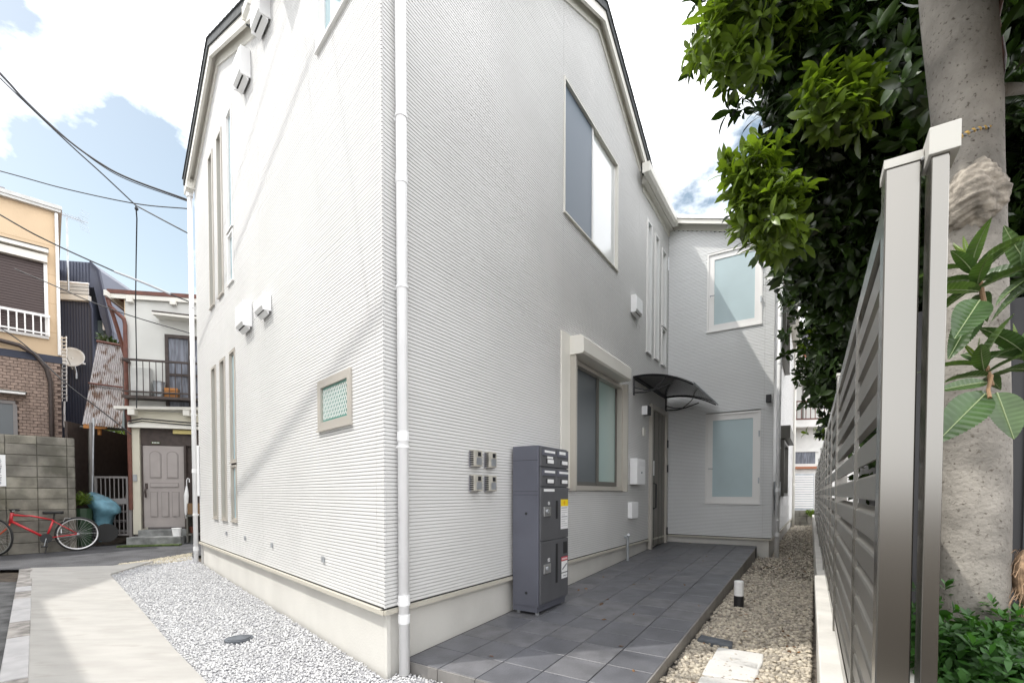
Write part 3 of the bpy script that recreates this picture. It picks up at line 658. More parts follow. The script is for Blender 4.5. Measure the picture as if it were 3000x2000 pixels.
# entrance door
dr = ob('door', MB().box(PR, 5.86, 6.72, -.02, .022, .335, 2.66), M['door'], house)
q = MB()
for s in (5.90, 5.96, 6.03, 6.30, 6.5): q.box(PR, s, s+.02, .0225, .030, .34, 2.65)
ob('door_rib', q, M['sash_dark'], dr)
q = MB().box(PR, 5.78, 5.86, .0, .06, .30, 2.74).box(PR, 6.72, 6.80, .0, .06, .30, 2.74).box(PR, 5.86, 6.72, .0, .059, 2.66, 2.74); ob('door_frame', q, M['alu'], dr)
ob('door_handle', MB().tube([PR(5.97, .03, .98), PR(5.97, .08, 1.0), PR(5.97, .08, 1.40), PR(5.97, .03, 1.42)], .014, 8), M['black'], dr)
ob('lock_plate', MB().box(PR, 5.95, 5.99, .03, .045, 1.55, 1.80), M['white'], dr)
for z in (2.15, 1.7, .55): ob('hinge', MB().tube([PR(6.74, .07, z-.07), PR(6.74, .07, z+.07)], .014, 8), M['black'], dr)
# canopy
cn = ob('porch_canopy', (lambda q: q)(MB().box(PR, 4.93, 6.75, .013, .03, 2.985, 3.03)), M['black'], house)
def arc(t): return (.02+.88*t, 3.02+.05*math.sin(t*1.6)-.26*t**2.0)      # n, z
q = MB(); K = 12
for i in range(K):
    a, b = arc(i/K), arc((i+1)/K)
    P = [PR(4.90, a[0], a[1]), PR(6.85, a[0], a[1]), PR(6.85, b[0], b[1]), PR(4.90, b[0], b[1])]; P2 = [(x, y, z-.006) for x, y, z in P]
    q.add(P+P2, [(0, 1, 2, 3), (7, 6, 5, 4), (0, 3, 7, 4), (1, 5, 6, 2), (2, 6, 7, 3), (0, 4, 5, 1)])
ob('canopy_sheet', q, M['smoke'], cn)
for s in (4.95, 6.78):
    q = MB(); q.tube([PR(s, arc(t/10)[0]*.98, arc(t/10)[1]-.015) for t in range(11)], .011, 6)
    q.tube([PR(s, .02, 3.03), PR(s, .02, 2.74)], .016, 6)
    q.tube([PR(s, .02, 2.78), PR(s, .2, 2.765), PR(s, .4, 2.80), PR(s, .60, 2.86)], .010, 6)
    q.tube([PR(s, .02, 2.86), PR(s, .18, 2.80), PR(s, .32, 2.79), PR(s, .46, 2.90), PR(s, .5, 2.95)], .008, 6)
    ob('canopy_bracket', q, M['black'], cn)
ob('canopy_edge', MB().tube([PR(4.89, .90, 2.81), PR(6.86, .90, 2.81)], .012, 6), M['steel'], cn)

# ================================================================== TILED PORCH
porch = thing('tiled_porch', PR(3.5, .77, .1), 'dark grey tiled porch ramp rising along the entrance wall', 'porch')
def pz(s): return .085+.0365*s
T = .308; S0 = .168
pv = [PR(S0+.004, -.03, -.2), PR(6.93, -.03, -.2), PR(6.93, 1.536, -.2), PR(S0+.004, 1.536, -.2), PR(S0+.004, -.03, pz(S0)-.012), PR(6.93, -.03, pz(6.93)-.012), PR(6.93, 1.536, pz(6.93)-.012), PR(S0+.004, 1.536, pz(S0)-.012)]
ob('porch_base', MB().add(pv, [(0, 1, 2, 3), (7, 6, 5, 4), (0, 4, 5, 1), (1, 5, 6, 2), (2, 6, 7, 3), (3, 7, 4, 0)]), M['grout'], porch)
slope = math.atan(.0365)
def tile_mesh(l, w, h, m, name='floor_tile'):
    bm = bmesh.new(); bmesh.ops.create_cube(bm, size=1); bmesh.ops.scale(bm, vec=(l, w, h), verts=bm.verts); bmesh.ops.bevel(bm, geom=[e for e in bm.edges if all(v.co.z > 0 for v in e.verts)], offset=.0025, segments=1, affect='EDGES')
    me = bpy.data.meshes.new(name); bm.to_mesh(me); bm.free(); me.materials.append(m); return me
tms = [tile_mesh(T-.006, T-.006, .016, M['tile']), tile_mesh(T-.006, T-.006, .016, M['tile2']), tile_mesh(T-.006, T-.006, .016, M['tile'])]
for i in range(22):
    for j in range(5):
        s = S0+T*(i+.5); n = T*(j+.5)
        if s+T/2 > 6.94: s = 6.93-(.5*(6.93-(S0+T*i)))
        last = (i == 21)
        p = PR(s, n, pz(s)-.008+random.uniform(-.0008, .0008))
        o = inst('floor_tile', random.choice(tms), p, 0, porch, rot=(0, -slope, PR.ang))
        if last: o.scale.x = (6.93-(S0+T*i))/T
te = tile_mesh(T-.006, .012, 1.0, M['tile_edge'], 'edge_tile')
for i in range(22):
    s = S0+T*(i+.5); 
    if s+T/2 > 6.94: continue
    h = .24; o = inst('edge_tile', te, PR(s, 1.541, pz(s)-.004-h/2), 0, porch, rot=(0, -slope, PR.ang)); o.scale.z = h
for j in range(5):
    o = inst('edge_tile', te, PR(S0-.003, T*(j+.5), pz(S0)-.004-.12), 0, porch, rot=(0, 0, PR.ang+math.pi/2)); o.scale.z = .24
    if j == 1: o['label'] = 'front edge tile beside the chipped joint'

# ================================================================== PARCEL LOCKER
LS0, LS1, LN0, LN1 = 1.50, 2.07, .035, .325
zb = pz(1.7)+.022; ztop = zb+1.50
lk = thing('parcel_locker', PR(1.78, .17, pz(1.78)), 'tall charcoal parcel locker with four mail slots standing on the porch', 'locker')
ob('locker_body', MB().box(PR, LS0, LS1, LN0, LN1-.02, zb+.05, ztop), M['locker'], lk, bevel=.004)
ob('plinth', MB().box(PR, LS0+.005, LS1-.005, LN0, LN1-.035, zb, zb+.05), M['locker'], lk)
# side seams and grommets (side facing the street)
for z in (zb+1.06, zb+1.09, zb+1.37): ob('seam', MB().box(PR, LS0-.0012, LS0-.0002, LN0+.002, LN1-.022, z-.0015, z+.0015), M['dark'], lk)
for z in (zb+.92-.03, zb+.17): ob('grommet', MB().tube([PR(LS0-.004, .18, z), PR(LS0+.001, .18, z)], .013, 12), M['black'], lk)
zd = [zb+.075, zb+.645, zb+1.135, zb+1.315, ztop-.01]
W_ = LS1-LS0
def sb2(F, a, b, z0, z1, n0, n1): return MB().box(F, LS0+a, LS0+b, n0, n1, z0, z1)
dl = ob('locker_door', sb2(PR, .015, W_-.005, zd[0], zd[1]-.006, LN1-.02, LN1), M['locker_f'], lk, bevel=.003); du = ob('locker_door', sb2(PR, .015, W_-.005, zd[1], zd[2]-.006, LN1-.02, LN1), M['locker_f'], lk, bevel=.003)
dl['label'] = 'large lower locker door'; du['label'] = 'upper locker door with yellow label'
for d, z0, z1, num in ((du, zd[1], zd[2], '01'), (dl, zd[0], zd[1], '02')):
    hz = z0+.19 if d is du else z0+.155
    ob('handle', sb2(PR, .30, .335, hz+(0 if d is du else 0), hz+(.17 if d is du else .37), LN1+.0005, LN1+.006), M['black'], d)
    lz = z0+(.22 if d is du else .27)
    lt = ob('latch', sb2(PR, .06, .19, lz, lz+.085, LN1+.0005, LN1+.010), M['chrome'], d, bevel=.003); 
    ob('latch_knob', MB().tube([PR(LS0+.12, LN1+.010, lz+.045), PR(LS0+.12, LN1+.022, lz+.045)], .02, 12), M['steel'], d)
def text(body, F, s, n, z, size, m, parent, name='lettering', vertical=False, ext=.0008):
    cu = bpy.data.curves.new('t', 'FONT'); cu.body = body; cu.size = size; cu.align_x = 'CENTER'; cu.align_y = 'CENTER'; cu.extrude = ext
    if vertical: cu.space_line = .88
    to = bpy.data.objects.new('t', cu); col.objects.link(to); bpy.context.view_layer.update()
    me = bpy.data.meshes.new_from_object(to.evaluated_get(bpy.context.evaluated_depsgraph_get())); bpy.data.objects.remove(to)
    me.materials.clear(); me.materials.append(m); me.name = name
    p = Vector(F(s, n, z)); o = bpy.data.objects.new(name, me); col.objects.link(o); o.parent = parent; o.location = p-WL[parent.name]
    nrm = Vector((F.n.x, F.n.y, 0)); up = Vector((0, 0, 1)); xx = up.cross(nrm).normalized()
    o.rotation_euler = Matrix((xx, up, nrm)).transposed().to_euler(); return o
text('01', PR, LS0+.165, LN1+.0015, zd[1]+.335, .045, M['paper'], du); text('02', PR, LS0+.165, LN1+.0015, zd[0]+.385, .045, M['paper'], dl)
ob('name_strip', sb2(PR, .065, .27, zd[2]-.045, zd[2]-.022, LN1+.0004, LN1+.002), M['paper'], du)
y_ = ob('notice_label', sb2(PR, .40, .555, zd[1]+.085, zd[1]+.37, LN1+.0004, LN1+.0016), M['paper'], du); ob('label_head', sb2(PR, .40, .555, zd[1]+.305, zd[1]+.37, LN1+.0018, LN1+.0026), M['yellow'], du)
q = MB()
for i in range(9):
    z = zd[1]+.285-i*.0215; q.box(PR, LS0+.41, LS0+.41+(.13 if i not in (3, 6) else .08), LN1+.0018, LN1+.0022, z, z+.0035+(.004 if i in (0, 4) else 0))
ob('printed_lines', q, M['grey'], du)
ob('label_emblem', MB().tube([PR(LS0+.475, LN1+.0027, zd[1]+.338), PR(LS0+.475, LN1+.0032, zd[1]+.338)], .02, 14), mat('amber_print', (0.75, .40, .01), .5), du)
ob('window_slot', sb2(PR, .455, .535, zd[1]-.155, zd[1]-.04, LN1+.0004, LN1+.003), M['black'], dl)
ob('warning_head', sb2(PR, .415, .55, zd[1]-.225, zd[1]-.185, LN1+.0004, LN1+.0016), M['red'], dl); ob('warning_label', sb2(PR, .42, .545, zd[1]-.335, zd[1]-.228, LN1+.0004, LN1+.0016), M['paper'], dl); ob('warning_label', sb2(PR, .42, .545, zd[1]-.395, zd[1]-.345, LN1+.0004, LN1+.0016), M['paper'], dl)
q = MB(); q.prism(PR, [(LS0+.43, zd[1]-.30), (LS0+.53, zd[1]-.25), (LS0+.535, zd[1]-.265), (LS0+.44, zd[1]-.315)], LN1+.0018, LN1+.0022); q.box(PR, LS0+.45, LS0+.53, LN1+.0018, LN1+.0022, zd[1]-.375, zd[1]-.368); ob('warning_drawing', q, M['grey'], dl)
q = MB()
for i in range(5): q.box(PR, LS0+.425+i*.025, LS0+.44+i*.025, LN1+.0018, LN1+.0022, zd[1]-.215, zd[1]-.197)
ob('printed_lines', q, M['paper'], dl)
for r, (z0, z1) in enumerate(((zd[3], zd[4]), (zd[2], zd[3]-.006))):
    for c in range(2):
        a0, a1 = (.015, .30) if c == 0 else (.304, W_-.005)
        d = ob('mail_door', sb2(PR, a0, a1, z0, z1-.003, LN1-.02, LN1), M['locker_f'], lk, bevel=.003)
        ob('mail_flap', sb2(PR, a0+.02, a1-.02, z1-.075, z1-.02, LN1+.0003, LN1+.008), M['locker'], d)
        w0 = a0+.05; w1 = a0+.05+(.20 if not (r == 0 and c == 1) else .13)
        ob('name_strip', sb2(PR, w0, min(w1, a1-.02), z1-.05, z1-.03 if not (r == 0 and c == 1) else z1-.022, LN1+.0084, LN1+.0096), M['paper'], d)
        ob('dial_recess', sb2(PR, a0+.09, a0+.25, z0+.028, z0+.070, LN1+.0003, LN1+.003), M['black'], d)
        ob('dial_lock', sb2(PR, a0+.115, a0+.225, z0+.032, z0+.066, LN1+.0032, LN1+.010), M['paper'], d)
        if r == 0 and c == 0: ob('sticker', sb2(PR, a0+.115, a0+.225, z0+.075, z0+.095, LN1+.0003, LN1+.0015), M['paper'], d)
for s, n in ((LS0+.05, .07), (LS0+.05, LN1-.06), (LS1-.05, LN1-.06), (LS1-.05, .07)):
    ob('foot', MB().tube([PR(s, n, pz(s)-.002), PR(s, n, zb+.002)], .02, 10), M['steel'], lk)

# ================================================================== PASSAGE OBJECTS
bp = gpt(2164, 1786); bl = thing('bollard_light', (bp[0], bp[1], gz(*bp)), 'short garden light with white top and black base in the pebbles', 'garden light')
ob('base', MB().tube([(bp[0], bp[1], gz(*bp)-.05), (bp[0], bp[1], gz(*bp)+.15)], .047, 20), M['black'], bl, smooth=False); ob('lamp_shade', MB().tube([(bp[0], bp[1], gz(*bp)+.15), (bp[0], bp[1], gz(*bp)+.295), (bp[0], bp[1], gz(*bp)+.302)], [.045, .045, .040], 20), M['white'], bl)
def stone(pix, label, name='stepping_stone', m='stone', h=.05, cat='stepping stone', group=None):
    P = [gpt(*p, h) for p in pix]; o = sheet(name, P, h, M[m], .09, kind=None)
    bv = o.modifiers.new('bevel', 'BEVEL'); bv.width = .012; bv.segments = 3
    return tag(o, label, cat, group)
G_ = 'white stepping stones in the pebbles'
stone([(2103, 1893), (2238, 1913), (2236, 1938), (2222, 1962), (2085, 1925)], 'white stepping stone, farthest of the three and half shaded', group=G_)
stone([(2078, 1928), (2160, 1925), (2226, 1944), (2222, 1974), (2210, 1990), (2130, 1984), (2055, 1972)], 'white stepping stone in the middle of the three beside the porch', group=G_)
stone([(2052, 1978), (2125, 1985), (2212, 1998), (2205, 2045), (2120, 2060), (2020, 2040)], 'white stepping stone nearest the bottom of the photo', group=G_)
stone([(2053, 1856), (2148, 1876), (2145, 1890), (2042, 1870)], 'thin dark slate slab lying on the pebbles by the porch edge', 'slate_slab', 'slate', .062, 'slab')
mh = gpt(700, 1877); q = MB().tube([(mh[0], mh[1], gz(*mh)-.02), (mh[0], mh[1], gz(*mh)+.026)], .105, 28); q.tube([(mh[0], mh[1], gz(*mh)+.026), (mh[0], mh[1], gz(*mh)+.031)], .085, 28)
tag(ob('drain_cover', q, M['slate']), 'round dark drain cover set in the white gravel', 'drain cover')
# black hose along porch edge
tag(ob('edging_strip', MB().tube([PR(s, 1.565+.01*math.sin(s*3), gz(*Rpt(s, 1.56))+.03) for s in np.linspace(.2, 3.2, 20)], .006, 6), M['black']), 'thin black strip running in the pebbles along the porch edge', 'edging')

n = 90; s_ = rng.uniform(.3, 7, n); nn = np.concatenate([rng.uniform(1.6, 2.3, n-22), rng.uniform(.1, 1.5, 22)]); zz_ = np.where(nn > 1.55, 0, .085+.0365*s_+.004)
X = PR.o.x+PR.d.x*s_+PR.n.x*nn; Y = PR.o.y+PR.d.y*s_+PR.n.y*nn; zz_ = np.where(nn > 1.55, gzv(Y)+.045, zz_)
scatter('dry_leaves', np.stack([X, Y, zz_], 1), .022, octa(), mat('dry_leaf', (.17, .085, .035), .8, island=.5), .3, .12, label='a few curled brown leaves blown over pebbles and tiles', cat='leaves')
# ================================================================== FENCE
FA = R_(32.3); PFn = Plane((0, 0), (math.sin(FA), math.cos(FA)))
fence = thing('aluminium_fence', PFn(5, .12, .6), 'brushed metal louvre fence on a low concrete wall at the right edge', 'fence')
base = thing('fence_base_wall', PFn(5, .12, 0), 'low concrete wall carrying the metal louvre fence', 'wall')
ob('base_wall', MB().box(PFn, .15, 17, .055, .32, -.15, .595), M['conc'], base); ob('coping', MB().box(PFn, .15, 4.35, .036, .34, .55, .606), M['conc'], base, bevel=.006); ob('coping', MB().box(PFn, 4.36, 17, .050, .33, .56, .602), M['conc'], base, bevel=.006)
BZ, TZ = .606, 1.775
pts_ = [.98, 2.62, 4.72, 6.8, 8.9, 11.0, 13.1, 15.2]
for i, t in enumerate(pts_):
    po = ob('fence_post', MB().box(PFn, t, t+.05, .095, .140, BZ-.3, TZ-.012 if i == 0 else TZ), M['fence'], fence, bevel=.002)
    ob('post_cap', MB().box(PFn, t-.002, t+.052, .093, .142, TZ-.012 if i == 0 else TZ, TZ+.002 if i == 0 else TZ+.012), M['fence_cap'], po)
# corner end post next to the nearest post
p2 = ob('fence_post', MB().box(PFn, .95, .995, .147, .168, BZ-.4, TZ+.0), M['fence'], fence, bevel=.0015); ob('post_cap', MB().box(PFn, .944, 1.002, .143, .179, TZ-.028, TZ+.012), M['fence_cap'], p2, bevel=.001)
ob('cap_screw', MB().ball(PFn(.978, .141, TZ-.012), .003, 8, 5), M['chrome'], p2)
for i in range(len(pts_)-1):
    a, b = pts_[i]+.052, pts_[i+1]-.002
    ob('top_rail', MB().box(PFn, a, b, .100, .136, TZ-.075, TZ-.03), M['fence'], fence); ob('bottom_rail', MB().box(PFn, a, b, .100, .136, BZ+.02, BZ+.07), M['fence'], fence)
    ml = (b-a); nm = 2
    if i < 3:
        for k in range(1, 3 if i else 2):
            s = a+ml*k/(3 if i else 2) if i else 1.55
            ob('mullion', MB().box(PFn, s, s+.016, .097, .107, BZ+.06, TZ-.07), M['fence'], fence)
    # louvre blade, tilted
    nb = 13
    for k in range(nb):
        z = BZ+.105+k*.0775
        q = MB(); prof = [(.102, z-.026), (.102, z+.020), (.105, z+.024), (.130, z+.034), (.130, z-.012)]
        kk = len(prof); P = [PFn(a, n, zz) for n, zz in prof]+[PFn(b, n, zz) for n, zz in prof]
        q.add(P, [tuple(range(kk)), tuple(range(2*kk-1, kk-1, -1))]+[(j, (j+1) % kk, (j+1) % kk+kk, j+kk) for j in range(kk)])
        ob('louvre_slat', q, M['slat'], fence)

# ================================================================== TREES
def ringtube(path, radii, seg=28, amp=.03, seed=1):
    r2 = np.random.default_rng(seed); ph = r2.uniform(0, 6.28, 8); V = []; Fc = []
    n = len(path)
    for i, (p, r) in enumerate(zip(path, radii)):
        for k in range(seg):
            a = 2*math.pi*k/seg; d = 1+amp*(math.sin(2*a+ph[0]+p[2]*1.3)+.6*math.sin(3*a+ph[1]-p[2]*2.1)+.3*math.sin(5*a+ph[2]+p[2]*5))
            V.append((p[0]+r*d*math.cos(a), p[1]+r*d*math.sin(a), p[2]))
    for i in range(n-1):
        for k in range(seg): Fc.append((i*seg+k, i*seg+(k+1) % seg, (i+1)*seg+(k+1) % seg, (i+1)*seg+k))
    return MB().add(V, Fc)
TZ0 = 2.05
tree = thing('loquat_tree', (2.0, 2.1, 0), 'large evergreen tree with pale smooth trunk behind the metal fence', 'tree')
pa = []; ra = []
for i in range(60):
    t = i/59; py = 2450-t*3600            # from below the frame to above it
    xc = 2838+ (8 if py > 700 else -12*(700-py)/700) - max(0, (300-py))*.07
    wd = 101-(6*math.sin((py-200)/300)) + (12 if 250 < py < 420 else 0)*0
    c = at(xc, py, TZ0); r = wd/FOC*TZ0*.77
    if py < 0: r *= max(.6, 1+py/3500)
    pa.append((c.x, c.y, c.z)); ra.append(r*(1+.05*math.exp(-((py-640)/80)**2)))
ob('trunk', ringtube(pa, ra, 32, .025, 3), M['bark'], tree, smooth=True)
# burl
q = MB(); cb = at(2832, 590, TZ0-.045); 
V, F_ = [], []
seg, rings = 64, 60
for i in range(rings+1):
    th = math.pi*i/rings
    for k in range(seg):
        a = 2*math.pi*k/seg; d = 1+.09*math.sin(3*a+2*th)+.02*math.sin(19*th+3*math.sin(2*a)+2*a)+.045*math.sin(5*a-4*th)+.03*math.sin(9*a-7*th+2*math.sin(3*th))+.02*math.sin(31*th+5*a)
        V.append((cb.x+.102*d*math.sin(th)*math.cos(a), cb.y+.135*d*math.sin(th)*math.sin(a), cb.z+.13*d*math.cos(th)))
for i in range(rings):
    for k in range(seg): F_.append((i*seg+k, (i+1)*seg+k, (i+1)*seg+(k+1) % seg, i*seg+(k+1) % seg))
ob('burl', MB().add(V, F_), M['knot'], tree, smooth=True)
# limbs
def limb(pts, r0, r1, m='bark', parent=tree, name='branch'):
    k = len(pts); q = MB().tube(pts, [r0+(r1-r0)*i/(k-1) for i in range(k)], 10); return ob(name, q, M[m], parent, smooth=True)
def P3(*a): return [at(*x) for x in a]
limb(P3((2820, -40, 2.05), (2700, -150, 2.6), (2500, -220, 3.3), (2330, -120, 4.0), (2220, 20, 4.3)), .10, .02)
limb(P3((2880, 275, 2.05), (2960, 262, 2.2), (3060, 255, 2.4)), .03, .02)
limb(P3((2900, 300, 2.1), (2925, 180, 2.3), (2910, 60, 2.5), (2940, -60, 2.7)), .035, .02, 'brown')
limb(P3((2600, 700, 5.0), (2520, 800, 5.5), (2450, 900, 6.0)), .03, .012); 

# leaf templates (12 pts: base, tip, 4 pairs)
def leaf_tpl(wr=.32, droop=.35, fold=.18, k=3):
    V = [(0, 0, 0)]; xs = np.linspace(0, 1, k+2)[1:-1]
    for x in xs:
        w = wr*.5*math.sin(math.pi*x**1.35)**.8; z = -droop*x*x
        V += [(x, w, z+fold*w), (x, 0, z), (x, -w, z+fold*w)]
    V.append((1, 0, -droop)); F_ = [(0, 2, 1), (0, 3, 2)]
    for i in range(k-1):
        a = 1+3*i; b = a+3; F_ += [(a, a+1, b+1), (a, b+1, b), (a+1, a+2, b+2), (a+1, b+2, b+1)]
    a = 1+3*(k-1); t = len(V)-1; F_ += [(a, a+1, t), (a+1, a+2, t)]
    return np.array(V, float), np.array(F_)
def foliage(name, m, clusters, nros, lpr, size, tpl, parent=None, shell=0.0, kind='stuff', up=.35, label=None, cat=None):
    """clusters: (cx,cy,cz,rx,ry,rz,weight); leaves grow in rosettes at random twig tips"""
    V0, F0 = tpl; cl = np.array(clusters, float); w = cl[:, 6]/cl[:, 6].sum(); idx = rng.choice(len(cl), nros, p=w)
    d = rng.normal(size=(nros, 3)); d /= np.linalg.norm(d, axis=1)[:, None]
    rr = rng.uniform(0, 1, nros)**(1/3); rr = shell+(1-shell)*rr if shell else rr
    lump = 1+.18*np.sin(5*d[:, 0]+3*d[:, 2]+idx)+.14*np.sin(9*d[:, 2]-4*d[:, 1]+2*idx)
    c = cl[idx, :3]+d*cl[idx, 3:6]*(rr*lump)[:, None]
    axis = d*.8+np.array([0, 0, up])+rng.normal(0, .35, (nros, 3)); axis /= np.linalg.norm(axis, axis=1)[:, None]
    n = nros*lpr; c = np.repeat(c, lpr, 0); ax = np.repeat(axis, lpr, 0)
    k = np.tile(np.arange(lpr), nros); az = k*2.4+np.repeat(rng.uniform(0, 6.28, nros), lpr)+rng.normal(0, .2, n)
    e1 = np.cross(ax, np.array([.3, .5, .8])); e1 /= np.linalg.norm(e1, axis=1)[:, None]; e2 = np.cross(ax, e1)
    op = rng.uniform(.25, 1.15, n)[:, None] if True else 0
    x = (e1*np.cos(az)[:, None]+e2*np.sin(az)[:, None])*np.sin(op*1.35)+ax*np.cos(op*1.35); x /= np.linalg.norm(x, axis=1)[:, None]
    zz = ax-x*np.sum(ax*x, 1)[:, None]; zz /= (np.linalg.norm(zz, axis=1)[:, None]+1e-6); y = np.cross(zz, x)
    L = size*rng.uniform(.6, 1.2, n)
    c = c-ax*(k/lpr*size*.6)[:, None]
    B = np.stack([x, y, zz], 2)*L[:, None, None]
    VV = np.einsum('nij,kj->nki', B, V0)+c[:, None, :]
    FF = (F0[None]+np.arange(n)[:, None, None]*len(V0)).reshape(-1, 3)
    o = bigmesh(name, VV.reshape(-1, 3), FF, m, parent, kind); return tag(o, label, cat)
def CL(px, py, Z, rx, ry, rz=None, w=None):
    c = at(px, py, Z); a = rx/FOC*Z; b = ry/FOC*Z; d = rz if rz else (a+b)/2
    return (c.x, c.y, c.z, a, d, b, w if w else a*b*d)
big = leaf_tpl(.36, .45, .25, 4)
crown = [CL(2300, -20, 4.3, 230, 170), CL(2190, 120, 4.2, 120, 90), CL(2180, 300, 4.2, 50, 60, .15), CL(2420, 200, 4.4, 200, 180), CL(2360, 420, 4.4, 130, 140), CL(2290, 470, 4.3, 110, 90), CL(2270, 560, 4.3, 110, 90), CL(2350, 640, 4.6, 120, 120), CL(2500, 500, 4.8, 180, 250), CL(2330, 790, 5.2, 90, 60, .25), CL(2440, 780, 5.2, 110, 160), CL(2650, 200, 4.0, 200, 300, .7), CL(2600, 650, 5.0, 200, 300, .8), CL(2560, -200, 4.2, 400, 200), CL(2950, 200, 4.2, 200, 400, .8), CL(3000, 700, 4.0, 160, 400, .7)]
crown += [(1.3, 1.9, 4.35, .5, .45, .4, .5), (2.6, 2.3, 4.4, .6, .6, .5, .5), (2.0, 1.2, 3.55, .6, .5, .5, .7), (2.7, 1.7, 3.5, .5, .5, .5, .6)]
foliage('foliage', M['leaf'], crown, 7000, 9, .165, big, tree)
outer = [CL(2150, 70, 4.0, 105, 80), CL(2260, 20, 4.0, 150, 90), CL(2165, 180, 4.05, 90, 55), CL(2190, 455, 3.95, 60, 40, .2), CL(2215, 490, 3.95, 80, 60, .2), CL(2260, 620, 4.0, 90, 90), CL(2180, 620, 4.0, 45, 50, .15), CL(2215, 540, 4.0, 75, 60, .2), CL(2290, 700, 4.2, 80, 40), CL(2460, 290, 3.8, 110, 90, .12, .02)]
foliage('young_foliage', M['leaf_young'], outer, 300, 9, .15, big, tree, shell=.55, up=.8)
# farther, small-leaved tree
tree2 = thing('camellia_tree', tuple(at(2560, 1650, 8.2)), 'dense small-leaved evergreen farther down the passage behind the fence', 'tree')
small = leaf_tpl(.45, .2, .2, 2)
c2 = [CL(2420, 930, 7.5, 75, 110), CL(2420, 800, 7.2, 110, 100), CL(2480, 1050, 7.2, 110, 150), CL(2420, 1100, 7.6, 45, 90), CL(2560, 900, 7.0, 160, 350), CL(2480, 1200, 7.0, 80, 80), CL(2700, 900, 6.5, 200, 400), CL(2455, 1000, 7.6, 60, 170), CL(2580, 1200, 7, 130, 150)]
foliage('foliage', M['leaf2'], c2, 5200, 7, .105, small, tree2)
foliage('young_foliage', M['leaf_young'], [CL(2395, 860, 7.2, 50, 70), CL(2400, 990, 7.3, 40, 80), CL(2385, 1010, 7.4, 40, 30), CL(2430, 760, 7.0, 60, 30)], 60, 7, .09, small, tree2, shell=.5, up=.8)
foliage('low_foliage', M['leaf_young'], [CL(2420, 1260, 7.8, 40, 12, .3)], 26, 7, .12, big, tree2, up=.9)
ob('trunk', MB().tube([at(2560, 1640, 8.0), at(2540, 1300, 7.6), at(2500, 950, 7.4)], [.09, .07, .04], 10), M['bark'], tree2, smooth=True)
# dense dark planting further right
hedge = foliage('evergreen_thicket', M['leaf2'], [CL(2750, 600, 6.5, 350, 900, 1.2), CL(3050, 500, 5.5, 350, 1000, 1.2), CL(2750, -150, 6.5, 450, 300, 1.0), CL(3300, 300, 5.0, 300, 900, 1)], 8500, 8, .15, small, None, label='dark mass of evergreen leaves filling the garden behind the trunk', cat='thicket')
# dark boarded shed wall far back in the garden
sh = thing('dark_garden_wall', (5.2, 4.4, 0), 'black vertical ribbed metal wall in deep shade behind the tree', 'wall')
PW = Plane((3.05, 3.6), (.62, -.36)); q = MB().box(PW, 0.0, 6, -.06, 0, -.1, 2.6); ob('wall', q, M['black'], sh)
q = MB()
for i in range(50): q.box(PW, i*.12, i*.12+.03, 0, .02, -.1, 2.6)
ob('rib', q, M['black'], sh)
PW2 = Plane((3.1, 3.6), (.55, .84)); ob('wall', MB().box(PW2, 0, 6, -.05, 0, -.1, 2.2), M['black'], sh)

# near loquat twigs with individually built leaves
def bigleaf(tip_dir, normal, base, L, Wd, droop, parent, m, wav=.012):
    x = Vector(tip_dir).normalized(); z = Vector(normal); z = (z-x*z.dot(x)).normalized(); y = z.cross(x)
    q = MB(); K = 44; V = []; F_ = []
    for i in range(K+1):
        t = i/K; w = Wd*.5*(math.sin(math.pi*min(1, t**.72)))**.75 if 0 < t < 1 else 0.0005
        for sgn in (-1, -.5, 0, .5, 1):
            rip = (.028*L*(1 if wav > .008 else .7))*(abs(((t*11-abs(sgn)*1.6) % 1)-.5)*2-.5)*(.35 if abs(sgn) > .9 else 1)*(1 if sgn else 0)
            V.append(Vector(base)+x*(t*L)+y*(sgn*w*(1+.05*math.sin(i*3.1)))+z*(-droop*L*t*t+abs(sgn)*w*.32+rip))
    for i in range(K):
        for j in range(4): a = i*5+j; F_.append((a, a+1, a+6, a+5))
    o = ob('leaf', MB().add(V, F_), m, parent, smooth=True)
    rib = MB().tube([Vector(base)+x*(t/6*L)+z*(-droop*L*(t/6)**2+.0012) for t in range(7)], [.0022-.0002*t for t in range(7)], 5)
    ob('midrib', rib, M['vein'], o); return o
twm = [M['leaf_big'], mat('near_leaf_b', (0.06, .105, .035), .3, var=.25, vscale=12, transl=.25), mat('near_leaf_c', (0.16, .23, .05), .4, var=.2, vscale=12, transl=.35)]
def twig(root, tip, name_label, leaves, young=3, Lm=.14):
    t = thing('loquat_shoot', tuple(root), name_label, 'leafy shoot', 'loquat shoots in front of the trunk')
    ob('stem', MB().tube([root, (root+tip)/2+Vector((0.01, 0, .01)), tip], [.007, .006, .004], 8), M['twig'], t)
    ax = (tip-root).normalized()
    for i in range(leaves):
        az = i*2.4+random.uniform(-.2, .2); f = i/leaves; el = .15+.95*(1-f)
        e1 = ax.orthogonal().normalized(); e2 = ax.cross(e1); d = (e1*math.cos(az)+e2*math.sin(az))*math.sin(el*1.3)+ax*math.cos(el*1.3)
        b = root.lerp(tip, .25+.75*f); yg = i >= leaves-young
        L = Lm*random.uniform(.8, 1.2)*(.6 if yg else 1)
        bigleaf(d, ax, b, L, L*(.20 if yg else .34), random.uniform(.15, .5)*(0 if yg else 1), t, twm[2] if yg else random.choice(twm[:2]))
    return t
twig(at(2885, 900, 1.45), at(2835, 745, 1.50), 'tallest leafy loquat shoot, pale new leaves on top, above the others', 18, 5, .135)
twig(at(2905, 1130, 1.45), at(2860, 1040, 1.48), 'leafy loquat shoot halfway down the trunk, below the tallest one', 12, 3, .13)
